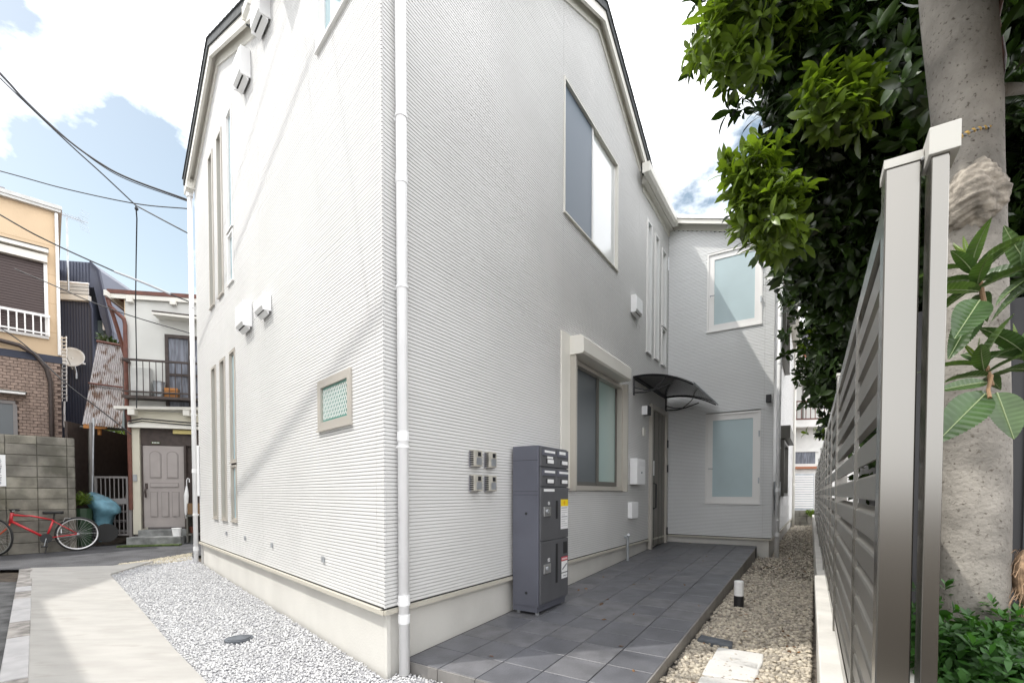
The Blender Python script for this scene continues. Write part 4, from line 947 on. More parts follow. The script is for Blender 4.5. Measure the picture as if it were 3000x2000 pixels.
twig(at(3060, 1120, 1.5), at(2985, 1010, 1.55), 'leafy loquat shoot cut off by the right edge of the photo', 13, 2, .14)
twig(at(3090, 830, 1.7), at(3010, 780, 1.7), 'loquat shoot with broad leaves at the right edge above the others', 12, 0, .17)
sp = thing('loquat_leaf_spray', tuple(at(2900, 1120, 1.38)), 'hanging spray of broad veined loquat leaves over the lower trunk', 'leafy shoot')
ob('stem', MB().tube([at(2905, 1100, 1.42), at(2895, 1140, 1.38), at(2900, 1165, 1.36)], .005, 7), M['twig'], sp)
def lf(px0, py0, px1, py1, Z0, Z1, wr, dr=.1, m=0, par=sp):
    a = at(px0, py0, Z0); b = at(px1, py1, Z1); d = b-a; bigleaf(d, Vector((-.35, -.8, .5)), a, d.length, d.length*wr, dr, par, twm[m], .006)
lf(2920, 1150, 2972, 1285, 1.38, 1.33, .60, .02, 1); lf(2885, 1155, 2750, 1285, 1.38, 1.33, .42, .1, 0); lf(2895, 1150, 2755, 1235, 1.40, 1.36, .30, .1, 1)
lf(2890, 1120, 2752, 1135, 1.42, 1.40, .26, .1, 1); lf(2870, 880, 2800, 985, 1.42, 1.36, .46, .05, 0); lf(2860, 905, 2785, 1040, 1.46, 1.42, .35, .1, 0)
# rope tied from the post cap round the trunk
rp = [at(2785, 412, .95), at(2815, 400, 1.3), at(2850, 382, 1.70), at(2880, 374, 1.86), at(2905, 373, 1.97), at(2930, 376, 2.02)]
t_ = thing('tie_rope', tuple(rp[0]), 'twisted yellow and black rope tied from the post cap to the trunk', 'rope')
for ph, mm in ((0, 'rope_y'), (math.pi, 'black')):
    q = []
    for i in range(61):
        f = i/60*(len(rp)-1); k = min(int(f), len(rp)-2); p = rp[k].lerp(rp[k+1], f-k); a = i*.9+ph; q.append(p+Vector((0, math.cos(a), math.sin(a)))*.0035)
    ob('strand', MB().tube(q, .0042, 5), M[mm], t_)
wl = [CL(2185, 1768, 5.1, 14, 7, .06, 1), CL(2232, 1700, 6.2, 10, 5, .06, .6), CL(2290, 1650, 8.0, 26, 6, .15, 1), CL(1985, 1862, 3.75, 8, 6, .05, .6)]
foliage('small_weeds', M['leaf_young'], wl, 60, 5, .028, leaf_tpl(.5, .2, .1, 2), None, up=1.4, label='tiny green weeds coming up between the passage pebbles', cat='weeds')
# undergrowth and root clump
fp = [CL(2800, 1880, 1.75, 150, 90, .3), CL(2950, 1850, 1.9, 120, 90, .3), CL(2850, 1960, 1.6, 180, 120, .3), CL(2750, 1760, 1.8, 30, 60, .1)]
foliage('undergrowth', M['fern'], fp, 900, 6, .046, leaf_tpl(.42, .2, .1, 2), None, up=1.2, label='low green undergrowth at the foot of the trunk', cat='undergrowth')
rt = thing('hanging_root_clump', tuple(at(2985, 1700, 1.9)), 'hairy brown aerial root clump at the right edge near the ground', 'roots')
q = MB(); q.ball(at(3010, 1690, 1.95), .06, 12, 8, (.8, .8, 2.0)); ob('root_core', q, M['root'], rt, smooth=True)
q = MB(); cc = at(3008, 1690, 1.95)
for i in range(170):
    a = random.uniform(0, 6.28); z = random.uniform(-.12, .12); st = cc+Vector((.05*math.cos(a), .05*math.sin(a), z)); en = st+Vector((.035*math.cos(a)+random.gauss(0, .01), .035*math.sin(a), -.05+random.gauss(0, .02)))
    q.tube([st, (st+en)/2+Vector((random.gauss(0, .006), 0, .008)), en], .0011, 4, False)
ob('root_hair', q, M['root'], rt)['kind'] = 'stuff'

# ================================================================== BLOCK WALL (left)
OBp = Plane((-8.37, 9.04), (math.sin(R_(45.5)), math.cos(R_(45.5))))
bw = thing('block_wall', OBp(-1, 0, .15), 'weathered grey concrete block wall in front of the brick tiled house', 'wall')
ob('wall_core', MB().box(OBp, -2.9, -.01, -.13, -.008, .05, 2.295).box(OBp, -.13, -.01, -1.6, -.13, .05, 2.295), M['blockm'], bw)
def bmesh_box(l, w, h, m, name, bev=.006):
    bm = bmesh.new(); bmesh.ops.create_cube(bm, size=1); bmesh.ops.scale(bm, vec=(l, w, h), verts=bm.verts); bmesh.ops.bevel(bm, geom=bm.edges[:], offset=bev, segments=1, affect='EDGES')
    me = bpy.data.meshes.new(name); bm.to_mesh(me); bm.free(); me.materials.append(m); return me
bms = [bmesh_box(.392, .04, .192, M[k], 'block') for k in ('block', 'block2')]
hb = [bmesh_box(.112, .04, .192, M['block'], 'block')]
for r in range(11):
    z = .14+r*.2+.1
    hgt = 1.0
    if r == 10: z = 2.14+.075; hgt = .75
    for c in range(7):
        s = -.10-.0-.2-.4*c
        o = inst('block', bms[1] if (r in (5, 6, 4) and random.random() < .8) or random.random() < .2 else bms[0], OBp(s+.0, -.006+random.uniform(-.002, .002), z), OBp.ang, bw); o.scale.z = hgt
    o = inst('block', hb[0], OBp(-.045, -.006, z), OBp.ang, bw); o.scale.z = hgt; o.scale.x = .9
    for c in range(4): o = inst('block', bms[0], OBp(.004-.01, -.03-.2-.4*c, z), OBp.ang+math.pi/2, bw); o.scale.z = hgt
sg = thing('dead_end_sign', OBp(-.98, .03, 1.65), 'white vertical sign with black Japanese lettering on the block wall, cut by the left edge', 'sign')
sp_ = OBp.hit(16, 1333)[0]; ob('sign_plate', MB().box(OBp, sp_-.175, sp_, .018, .026, 1.37, 1.925), M['paper'], sg)
text('こ\nの\n先\n行\nき\n止\nま\nり', OBp, sp_-.082, .0275, 1.648, .073, M['black'], sg, vertical=True)
# ================================================================== ORANGE HOUSE
OF = Plane((-10.42, 10.9), (math.sin(R_(45.5)), math.cos(R_(45.5)))); OF.n = Vector((OF.d.y, -OF.d.x))
oh = thing('ochre_house', OF(-1.5, -2, .2), 'ochre painted house with brown brick tiled ground floor and shuttered upper window', 'house')
ob('wall', MB().box(OF, -4.5, .07, -4, 0, 4.21, 7.62), M['orange'], oh)
ob('brick_backing', MB().box(OF, -4.5, .055, -4, -.012, .1, 4.215), M['mortar'], oh)
ob('band_course', MB().box(OF, -4.5, .085, -4, .025, 4.215, 4.375), M['navyband'], oh)
ob('roof', MB().box(OF, -4.6, .14, -4.1, .12, 7.68, 7.76).box(OF, -4.6, .12, .0, .10, 7.62, 7.68), M['sat'], oh)
ob('ridge_cap', MB().box(OF, -1.3, -.75, -.3, .05, 7.76, 7.82).box(OF, -.25, -.05, -.3, .05, 7.76, 7.79), M['grey'], oh)
ob('corner_pipe', MB().tube([OF(.04, .04, 4.4), OF(.04, .04, 7.6)], .03, 8), M['alu_pale'], oh)
q = MB()
for z in (4.9, 5.55, 6.2, 6.85): q.box(OF, -4.5, .073, .0, .003, z, z+.006)
ob('panel_joint', q, mat('ochre_joint', (.45, .32, .19), .9), oh)
bk = [bmesh_box(.108, .024, .060, M[k], 'brick', .003) for k in ('brick', 'brick2')]
cnt = 0
for r in range(25):
    z = 4.215-.034-.0675*r
    for c in range(12):
        s = .0-(c+.5)*.114-(.057 if r % 2 else 0)+.05
        if s+.055 > .06: continue
        if s > -1.6 and not (s < -.66 and z < 3.28 and z > 2.3) and cnt < 300:
            inst('brick', bk[0] if random.random() < .6 else bk[1], OF(s, 0, z), OF.ang, oh); cnt += 1
# lower window with awning
wd = ob('window', MB().box(OF, -2.2, -.68, .0, .04, 3.19, 3.26).box(OF, -.72, -.655, .0, .04, 1.6, 3.19).box(OF, -2.2, -2.14, .0, .04, 1.6, 3.19), M['gate'], oh); ob('pane', MB().box(OF, -2.15, -.72, -.005, .012, 1.6, 3.19), M['g_screen'], wd)
ob('awning', MB().prism(OF, [(-2.4, 3.40), (-.52, 3.40), (-.52, 3.44), (-2.4, 3.44)], .0, .22), M['alu_pale'], oh); ob('awning_top', MB().box(OF, -2.4, -.50, .0, .2, 3.445, 3.47), M['sash_dark'], oh)
# shutter window
sw = ob('shutter_window', MB().box(OF, -.185, -.125, .0, .06, 4.79, 6.48).box(OF, -2.6, -2.54, .0, .06, 4.79, 6.48).box(OF, -2.6, -.125, 0, .04, 4.73, 4.79), M['alu_pale'], oh)
for i in range(28): ob('shutter_slat', MB().box(OF, -2.54, -.186, .012, .030, 4.80+i*.0585, 4.80+i*.0585+.05), M['shutter'], sw)
ob('shutter_backing', MB().box(OF, -2.54, -.186, .001, .014, 4.79, 6.45), M['dark'], sw)
ob('shutter_box', MB().box(OF, -2.65, -.12, .0, .16, 6.40, 6.56).box(OF, -2.68, -.10, 0, .22, 6.60, 6.68), M['cream'], oh); ob('hood_top', MB().box(OF, -2.68, -.095, 0, .23, 6.68, 6.70), M['dark'], oh)
rl = ob('window_guard', MB().box(OF, -2.6, -.10, .14, .165, 5.18, 5.235).box(OF, -2.6, -.12, .14, .165, 4.80, 4.83).box(OF, -.13, -.10, .02, .17, 5.18, 5.21), M['alu_pale'], oh)
for i in range(20): ob('guard_bar', MB().box(OF, -.135-i*.125, -.110-i*.125, .14, .16, 4.76, 5.18), M['alu_pale'], rl)
# drain pipe sweeping down
pts = [OF(-4, .10, 4.62), OF(-.95, .10, 4.53), OF(-.6, .10, 4.48), OF(-.35, .10, 4.33), OF(-.18, .10, 4.05), OF(-.12, .10, 3.75), OF(-.12, .10, 3.2), OF(-.12, .10, .3)]
ob('drain_pipe', MB().tube(pts, .045, 10), M['brownwood'], oh, smooth=True)
# ================================================================== NAVY HOUSE
NV = Plane((-12, 14), (math.cos(R_(10)), math.sin(R_(10))))
nh = thing('navy_house', NV(-.8, -1.5, .2), 'narrow navy metal clad house with steep dark roof between its neighbours', 'house')
ob('wall', MB().box(NV, -3.5, -.33, -4, 0, .1, 6.9), M['navy'], nh)
q = MB()
for i in range(14): q.box(NV, -1.35+i*.072, -1.335+i*.072, 0, .012, .2, 6.85)
ob('cladding_rib', q, M['navyband'], nh)
ob('side_wall', MB().box(NV, -.33, .02, -3, -.3, .1, 6.4), M['teal'], nh)
ob('roof', MB().prism(NV, [(-3.5, 7.3), (-3.5, 8.02), (-.34, 8.02), (-.13, 7.80), (.19, 6.02), (.16, 5.75), (.02, 5.9), (-.15, 6.5), (-.30, 7.3)], -3.2, -.12), M['navy'], nh)
ob('roof_edge', MB().prism(NV, [(-.34, 8.04), (-.13, 7.82), (.20, 6.02), (.17, 5.72), (.12, 5.78), (.13, 6.02), (-.18, 7.78), (-.36, 7.95)], -.14, -.04), M['navyband'], nh)
q = MB()
for i in range(12): q.box(NV, -1.3+i*.08, -1.29+i*.08, -.12, -.105, 7.3, 8.0)
ob('roof_rib', q, M['navyband'], nh)
bc = ob('balcony', MB().box(NV, -3.4, -.30, 0, .12, 6.82, 6.98), M['cream'], nh)
for z in (7.0, 7.1, 7.2): ob('balcony_board', MB().box(NV, -3.4, -.29, .10, .12, z, z+.085), M['sat'], bc)
ob('handrail', MB().tube([NV(-3.4, .12, 7.36), NV(-.28, .12, 7.30)], .025, 8), M['white'], bc)
ob('rain_pipe', MB().tube([NV(-.31, .05, 6.8), NV(-.26, .05, 6.6), NV(-.26, .05, 3.2)], .035, 8), M['navyband'], nh)
ob('wall_vent', MB().box(NV, -.14, .0, -.3, -.2, 6.1, 6.3), M['white'], nh)
an = thing('tv_antenna', NV(-.68, .2, 7.4), 'rooftop television antenna on a mast above the navy house', 'antenna')
ob('mast', MB().tube([NV(-.68, .3, 7.0), NV(-.68, .3, 9.05)], .022, 8), M['steel'], an)
ob('boom', MB().tube([NV(-1.05, .3, 9.2), NV(-.15, .3, 8.95)], .010, 6), M['steel'], an)
for i in range(12):
    f = i/11; c = Vector(NV(-1.02+f*.7, .3, 9.19-.19*f)); ob('element', MB().tube([c+Vector((0, -.12, .03)), c+Vector((0, .12, -.03))], .006, 4), M['steel'], an)
for sgn in (1, -1):
    for i in range(4): c = Vector(NV(-.28+i*.04*0+abs(i)*.02, .3, 8.98+sgn*(.06+i*.07))); ob('reflector', MB().tube([c+Vector((-.03, -.12, 0)), c+Vector((.03, .12, 0))], .005, 4), M['steel'], an)
# satellite dish on a pole
dc = at(212, 1050, 12.2); sd = thing('satellite_dish', tuple(dc), 'round pale satellite dish beside the brick corner', 'satellite dish')
V, F_ = [], []; nrm = Vector((.35, -.85, .35)).normalized(); e1 = nrm.orthogonal().normalized(); e2 = nrm.cross(e1)
for i in range(7):
    r = .27*i/6
    for k in range(24): a = 2*math.pi*k/24; V.append(dc+(e1*math.cos(a)+e2*math.sin(a)*1.1)*r+nrm*(r*r*.9))
for i in range(6):
    for k in range(24): F_.append((i*24+k, i*24+(k+1) % 24, (i+1)*24+(k+1) % 24, (i+1)*24+k))
dd = ob('dish', MB().add(V, F_), M['sat'], sd, smooth=True); sm = dd.modifiers.new('s', 'SOLIDIFY'); sm.thickness = .01
ob('feed_arm', MB().tube([dc-Vector((0, 0, .27)), dc+nrm*.3-Vector((0, 0, .15)), dc+nrm*.36], .012, 6).ball(dc+nrm*.36, .035), M['sat'], sd); ob('mount', MB().tube([dc, dc-nrm*.2-Vector((0, 0, .25)), dc-nrm*.2-Vector((0, 0, .4))], .02, 6), M['steel'], sd)
ob('shelf', MB().box(NV, -.85, -.42, .1, .5, 4.98, 5.02), M['alu_pale'], nh)
# white ladder-like rack at the corner
rk = thing('white_wall_rack', tuple(at(188, 1110, 11.3)), 'tall white slatted rack standing against the brick corner', 'rack')
for x in (181, 194): ob('rail', MB().tube([at(x, 985, 11.3), at(x+1, 1175, 11.3)], .012, 6), M['alu_pale'], rk)
for i in range(17): y = 990+i*11; ob('rung', MB().tube([at(180, y, 11.28), at(195, y, 11.28)], .016, 6), M['alu_pale'], rk)
ob('post', MB().tube([at(188, 1175, 11.3), at(188, 1250, 11.3)], .02, 6), M['alu_pale'], rk)

# ================================================================== CREAM HOUSE
H = Plane((-7.86, 10.0), (math.cos(R_(16)), math.sin(R_(16))))
ch = thing('cream_house', H(1, -2, .2), 'old cream plaster house with balcony and panelled grey door', 'house')
ob('wall', MB().box(H, -.22, 4.5, -5, -.02, 2.95, 5.36), M['greywall'], ch)
ob('side_wall', MB().box(H, -.235, -.221, -5, -.02, 2.9, 5.3), M['orange'], ch)
ob('roof', MB().prism(H, [(-.50, 5.36), (4.8, 5.58), (4.8, 5.66), (-.50, 5.44)], -5.2, .06), M['brown'], ch); ob('eave_board', MB().prism(H, [(-.46, 5.27), (4.8, 5.49), (4.8, 5.578), (-.46, 5.358)], .01, .045).prism(H, [(-.48, 5.25), (-.44, 5.25), (-.44, 5.36), (-.48, 5.36)], -5, .22), M['cream'], ch)
for s in (-.16, .62, 1.5): ob('purlin_end', MB().box(H, s, s+.11, .0, .08, 5.22+.04*s, 5.33+.04*s), M['cream'], ch)
ob('gutter', MB().tube([H(-.55, -4.5, 5.2), H(-.50, .05, 5.32)], .055, 10), M['brown'], ch); 
ob('downpipe', MB().tube([H(-.50, .04, 5.28), H(-.46, .04, 5.10), H(-.22, .04, 4.86), H(-.20, .04, 4.75), H(-.20, .04, 3.0), H(-.165, .04, 2.75), H(-.165, .04, .9)], .038, 10), M['brown'], ch)
ob('downpipe', MB().tube([H(-.50, .02, 5.25), H(-.40, -.1, 4.7), H(-.30, -.2, 4.1)], .035, 8), M['brown'], ch)
ob('awning', MB().prism(H, [(.38, 4.93), (2.4, 4.88), (2.4, 4.93), (.38, 4.98)], 0, .3), M['cream'], ch); ob('awning_edge', MB().prism(H, [(.38, 4.985), (2.4, 4.935), (2.4, 4.955), (.38, 5.005)], 0, .31), M['brownwood'], ch)
sd_ = ob('window', MB().box(H, .50, .56, -.02, .04, 3.1, 4.62).box(H, .56, 2.3, -.02, .04, 4.55, 4.62).box(H, .93, .98, -.01, .035, 3.1, 4.55).box(H, .56, 2.3, -.02, .03, 3.75, 3.80), M['brownwood'], ch); ob('pane', MB().box(H, .56, 2.3, -.019, .005, 3.1, 4.55), M['curtain'], sd_)
bl_ = ob('balcony', MB().box(H, -.18, 3.0, .0, .30, 3.20, 3.25), M['brownwood'], ch)
ob('balcony_rail', MB().box(H, -.17, 3.0, .25, .29, 3.96, 4.0).box(H, -.17, 3.0, .25, .28, 3.32, 3.35).box(H, -.17, -.13, 0, .27, 3.96, 4.0), M['brownwood'], bl_)
for i in range(26): ob('baluster', MB().box(H, -.16+i*.115, -.148+i*.115, .262, .274, 3.22, 3.96), M['brownwood'], bl_)
def Hb(px, py, off): return H.hit(px, py, off)
ac = tag(ob('storage_box', MB().box(H, -.06, .28, .02, .22, 3.26, 3.86), M['sat'], bevel=.02), 'pale grey box standing behind the balcony railing on the left', 'box')
tag(ob('metal_bin', MB().tube([H(.42, .14, 3.26), H(.42, .14, 3.56), H(.42, .14, 3.58)], [.09, .10, .11], 14), M['steel']), 'grey metal bin on the balcony beside the wooden crate', 'bin')
cr_ = thing('wooden_crate', H(.68, .1, 3.26), 'small orange wooden crate on the balcony', 'crate')
for i in range(3): ob('slat', MB().box(H, .54, .78, .20, .212, 3.26+i*.07, 3.26+i*.07+.055), M['box_o'], cr_)
ob('crate_body', MB().box(H, .55, .77, .05, .20, 3.26, 3.45), M['cardboard'], cr_)
# porch roof and entrance
ob('porch_roof', MB().prism(H, [(-.38, 2.98), (4.5, 3.14), (4.5, 3.20), (-.38, 3.04)], -.02, .16), M['cream'], ch)
for s in (-.13, .86): ob('beam_end', MB().box(H, s, s+.12, .0, .19, 2.87+.03*s, 2.985+.03*s), M['cream'], ch)
ob('entrance_wall', MB().box(H, -.14, 4.5, -.3, -.0, 2.72, 2.98).box(H, -.14, 0.0, -.3, .02, .38, 2.62), M['creamwall'], ch)
ob('lintel', MB().box(H, -.16, 4.5, -.1, .12, 2.62, 2.72), M['cream'], ch)
ob('transom', MB().box(H, .0, 1.8, -.2, -.03, 2.27, 2.62).box(H, .80, .84, -.2, .0, .4, 2.3).box(H, .02, .035, -.1, -.01, .5, 2.28).box(H, .84, 1.8, -.3, -.1, .2, 2.3), M['brownwood'], ch)
ob('porch_lamp', MB().box(H, .62, 1.0, -.03, .04, 2.52, 2.60), mat('lamp_cream', (.6, .5, .2), .4), ch)
ob('name_plate', MB().box(H, .20, .36, -.03, -.02, 2.30, 2.345), M['moss'], ch)
q = MB()
for i in range(5): q.box(H, .215+i*.028, .232+i*.028, -.02, -.018, 2.312, 2.334)
ob('plate_print', q, M['paper'], ch)
od = ob('door', MB().box(H, .035, .795, -.10, -.04, .52, 2.26), M['olddoor'], ch)
def arch(s0, s1, z0, z1, h=.08, k=8):
    return [(s0, z0), (s1, z0), (s1, z1-h)]+[((s0+s1)/2+(s1-s0)/2*math.cos(math.pi*i/k), z1-h+h*math.sin(math.pi*i/k)) for i in range(1, k)]+[(s0, z1-h)]
for a, b in ((.155, .37), (.47, .685)):
    ob('door_panel', MB().prism(H, arch(a, b, 1.57, 2.15), -.0405, -.030), M['doorline'], od); ob('door_panel', MB().prism(H, arch(a+.02, b-.02, 1.59, 2.13), -.030, -.022), M['olddoor'], od)
ob('door_panel', MB().box(H, .155, .685, -.0405, -.030, 1.37, 1.47), M['doorline'], od); ob('door_panel', MB().box(H, .17, .67, -.03, -.024, 1.385, 1.455), M['olddoor'], od)
for a in (.155, .36, .555): ob('door_panel', MB().box(H, a, a+.14, -.0405, -.030, .74, 1.28), M['doorline'], od); ob('door_panel', MB().box(H, a+.015, a+.125, -.03, -.023, .755, 1.265), M['olddoor'], od)
ob('door_handle', MB().tube([H(.09, -.03, 1.40), H(.09, .03, 1.30), H(.09, .0, 1.16)], .018, 8).box(H, .065, .115, -.04, -.025, 1.34, 1.46), M['brownwood'], od)
ob('doorbell', MB().box(H, -.12, -.05, .02, .04, 1.50, 1.64), M['steel'], ch)
# steps
st = thing('entrance_steps', H(.35, .2, .2), 'two worn concrete steps below the panelled grey door', 'steps')
ob('step', MB().box(H, -.02, 1.0, -.2, .12, .1, .47), M['oldconc'], st, bevel=.01); ob('step', MB().box(H, -.10, .86, .12, .42, .1, .345), M['oldconc'], st, bevel=.01)
tag(ob('door_mat', MB().box(H, -.18, .9, .45, .62, .17, .20), M['moss']), 'narrow green artificial grass mat lying in front of the concrete steps', 'mat')
bk_ = thing('white_bucket', H(.74, .27, .345), 'small white bucket standing on the concrete step', 'bucket'); ob('bucket_body', MB().tube([H(.74, .27, .347), H(.74, .27, .50)], [.07, .085], 16), M['white'], bk_); ob('rim', MB().tube([H(.74, .27, .50), H(.74, .27, .515)], .09, 16), M['paper'], bk_); ob('handle', MB().tube([H(.66, .2, .47), H(.665, .19, .41)], .006, 6), M['black'], bk_)
um = thing('folded_umbrella', H(.88, .1, .5), 'folded white umbrella hanging beside the grey door', 'umbrella')
ob('cloth', MB().tube([H(.88, .1, 1.40), H(.87, .1, 1.2), H(.86, .1, .85), H(.86, .1, .7)], [.015, .045, .03, .008], 10), M['white'], um); ob('handle', MB().tube([H(.88, .1, 1.38), H(.88, .1, 1.52), H(.90, .1, 1.57), H(.93, .1, 1.55), H(.93, .1, 1.48)], .010, 8), M['paper'], um)
tag(ob('brown_box', MB().box(H, .92, 1.15, .0, .2, .80, 1.03), M['cardboard']), 'brown box on the shelf right of the folded umbrella', 'box')
shf = thing('plant_shelf', H(1.05, .1, .3), 'low dark shelf by the door, half hidden by the white pipe', 'shelf'); 
for z in (.35, .75): ob('shelf_board', MB().box(H, .9, 1.3, 0, .25, z, z+.04), M['sash_dark'], shf)
for s in (.91, 1.27): ob('leg', MB().box(H, s, s+.03, 0, .25, .2, .75), M['sash_dark'], shf)
tag(ob('flower_pot', MB().tube([H(1.0, .15, .40), H(1.0, .15, .53)], [.05, .07], 12), M['brown']), 'brown pot on the lower board of the plant shelf', 'pot')
# gate and stairs
gt = thing('iron_gate', H(-.5, .02, .3), 'grey barred metal gate closing the stairway beside the cream house', 'gate')
q = MB().box(H, -.80, -.76, .0, .03, .36, 1.60).box(H, -.25, -.215, 0, .03, .36, 1.60).box(H, -.76, -.25, 0, .03, 1.56, 1.60).box(H, -.76, -.25, 0, .03, .36, .40).box(H, -.76, -.25, 0, .03, 1.02, 1.14); ob('gate_frame', q, M['gate'], gt)
for i in range(6): s = -.70+i*.077; ob('gate_bar', MB().box(H, s, s+.016, .006, .022, 1.14, 1.56), M['gate'], gt); ob('gate_bar', MB().box(H, s, s+.016, .006, .022, .40, 1.02), M['gate'], gt)
ob('gate_post', MB().box(H, -.20, -.155, -.02, .05, .2, 1.62).box(H, -.86, -.82, -.02, .04, .2, 2.7), M['gate'], gt)
sr = thing('outdoor_stairs', H(-.5, -1, .2), 'dark open stairs climbing behind the barred gate', 'stairs')
for i in range(10): ob('step', MB().box(H, -.72, -.2, -.4-i*.24, -.1-i*.24, .42+i*.2, .46+i*.2), M['gate'], sr)
ob('stringer', MB().prism(lambda s, n, z: H(n, s, z), [(-.1, .3), (-2.6, 2.5), (-2.6, 2.2), (-.2, .2)], -.76, -.72), M['brownwood'], sr)
ob('dark_backing', MB().box(H, -1.6, .0, -3.2, -3.1, .1, 3.6).box(H, -1.45, -1.40, -3.1, -.3, .1, 2.75).box(H, -.16, -.145, -3.1, -.05, .1, 2.9), M['brownwood'], sr)  # dark colour stands in for the shaded void under the sheet
tag(ob('leaning_pole', MB().tube([H(-.86, .05, .3), H(-.80, .0, 2.8)], .018, 6), M['steel']), 'thin grey pole leaning by the gate under the rusty sheet', 'pole')
# rusty corrugated lean-to sheet
cp = [at(285, 1003, 11.3), at(372, 1018, 11.5), at(356, 1252, 10.1), at(240, 1240, 10.0)]
rs = thing('rusty_lean_to', tuple(cp[3]), 'steep rusty corrugated sheet roof over the stairway', 'roof')
for half, (t0, t1) in enumerate(((0.0, .56), (.54, 1.0))):
    V, F_ = [], []; NX = 96; NZ = 6
    nr_ = (cp[1]-cp[0]).cross(cp[3]-cp[0]).normalized()
    for j in range(NZ+1):
        t = t0+(t1-t0)*j/NZ; A = cp[0].lerp(cp[3], t); B = cp[1].lerp(cp[2], t)
        for i in range(NX+1): V.append(A.lerp(B, i/NX)+nr_*(.018*math.sin(i/NX*2*math.pi*16)+(.02 if half else 0)))
    for j in range(NZ):
        for i in range(NX): a = j*(NX+1)+i; F_.append((a, a+1, a+NX+2, a+NX+1))
    ob('corrugated_sheet', MB().add(V, F_), M['rusty'], rs)
ob('batten', MB().tube([cp[0].lerp(cp[3], .55)-nr_*.05, cp[1].lerp(cp[2], .55)-nr_*.05], .02, 5).tube([cp[0]-nr_*.04, cp[1]-nr_*.04], .03, 5), M['brown'], rs)
ob('frame_pole', MB().tube([at(262, 1245, 10.2), at(264, 1560, 10.2)], .022, 6).tube([at(236, 1250, 10.3), at(372, 1258, 10.3)], .03, 5), M['sash_dark'], rs)
tag(ob('scrap_timber', MB().box(H, -1.15, -.75, -.4, -.35, 2.62, 2.72).box(H, -.95, -.9, -.5, -.45, 2.5, 2.75), M['box_o']), 'orange brown timber scraps stacked under the rusty sheet', 'timber')
foliage('garden_greenery', M['leaf_young'], [CL(335, 1280, 13, 30, 30, .3)], 40, 6, .12, small, None, label='patch of green leaves seen through under the rusty sheet', cat='greenery')
foliage('roof_greenery', M['leaf2'], [CL(318, 1000, 12.5, 14, 16, .3)], 60, 6, .10, small, None, label='small clump of leaves between navy house and rusty sheet', cat='greenery')
foliage('planter_grass', M['leaf_young'], [CL(240, 1460, 9.45, 28, 16, .12)], 110, 6, .11, leaf_tpl(.12, .3, .1, 2), None, up=1.6, label='tuft of green grass growing in the planter behind the bicycle', cat='grass')
plc = at(243, 1500, 9.45); tag(ob('green_planter', MB().tube([(plc.x, plc.y, .2), (plc.x, plc.y, plc.z+.08)], [.13, .16], 10), mat('green_plastic', (.02, .05, .022), .5)), 'dark green planter pot behind the bicycle wheel', 'planter')
# cloth draped over a low object
cl = thing('covered_scooter', tuple(at(305, 1560, 9.55)), 'blue grey cover draped over a low object behind the bicycle', 'cover')
V, F_ = [], []; rows = [(1446, 280, 12), (1453, 288, 24), (1466, 298, 34), (1482, 308, 38), (1496, 314, 33), (1508, 303, 26), (1530, 302, 20), (1560, 305, 18), (1585, 306, 14)]
KK = 20
for r_i, (y, xc, hw) in enumerate(rows):
    for k in range(KK):
        a = 2*math.pi*k/KK; fold = 1+.10*math.sin(5*a+r_i*.5)+.06*math.sin(9*a+r_i)
        p = at(xc+hw*math.cos(a)*fold, y+(6*math.cos(a) if r_i < 5 else 0), 9.7); p.y += .30*hw/44*math.sin(a)*fold; V.append(p)
for r_i in range(len(rows)-1):
    for k in range(KK): F_.append((r_i*KK+k, r_i*KK+(k+1) % KK, (r_i+1)*KK+(k+1) % KK, (r_i+1)*KK+k))
F_.append(tuple(range(KK)))
o = ob('cover', MB().add(V, F_), M['tarp'], cl, smooth=True)
ob('wheel', MB().tube([at(312, 1560, 9.7), at(312, 1560, 9.62)], .19, 18), M['rubber'], cl)

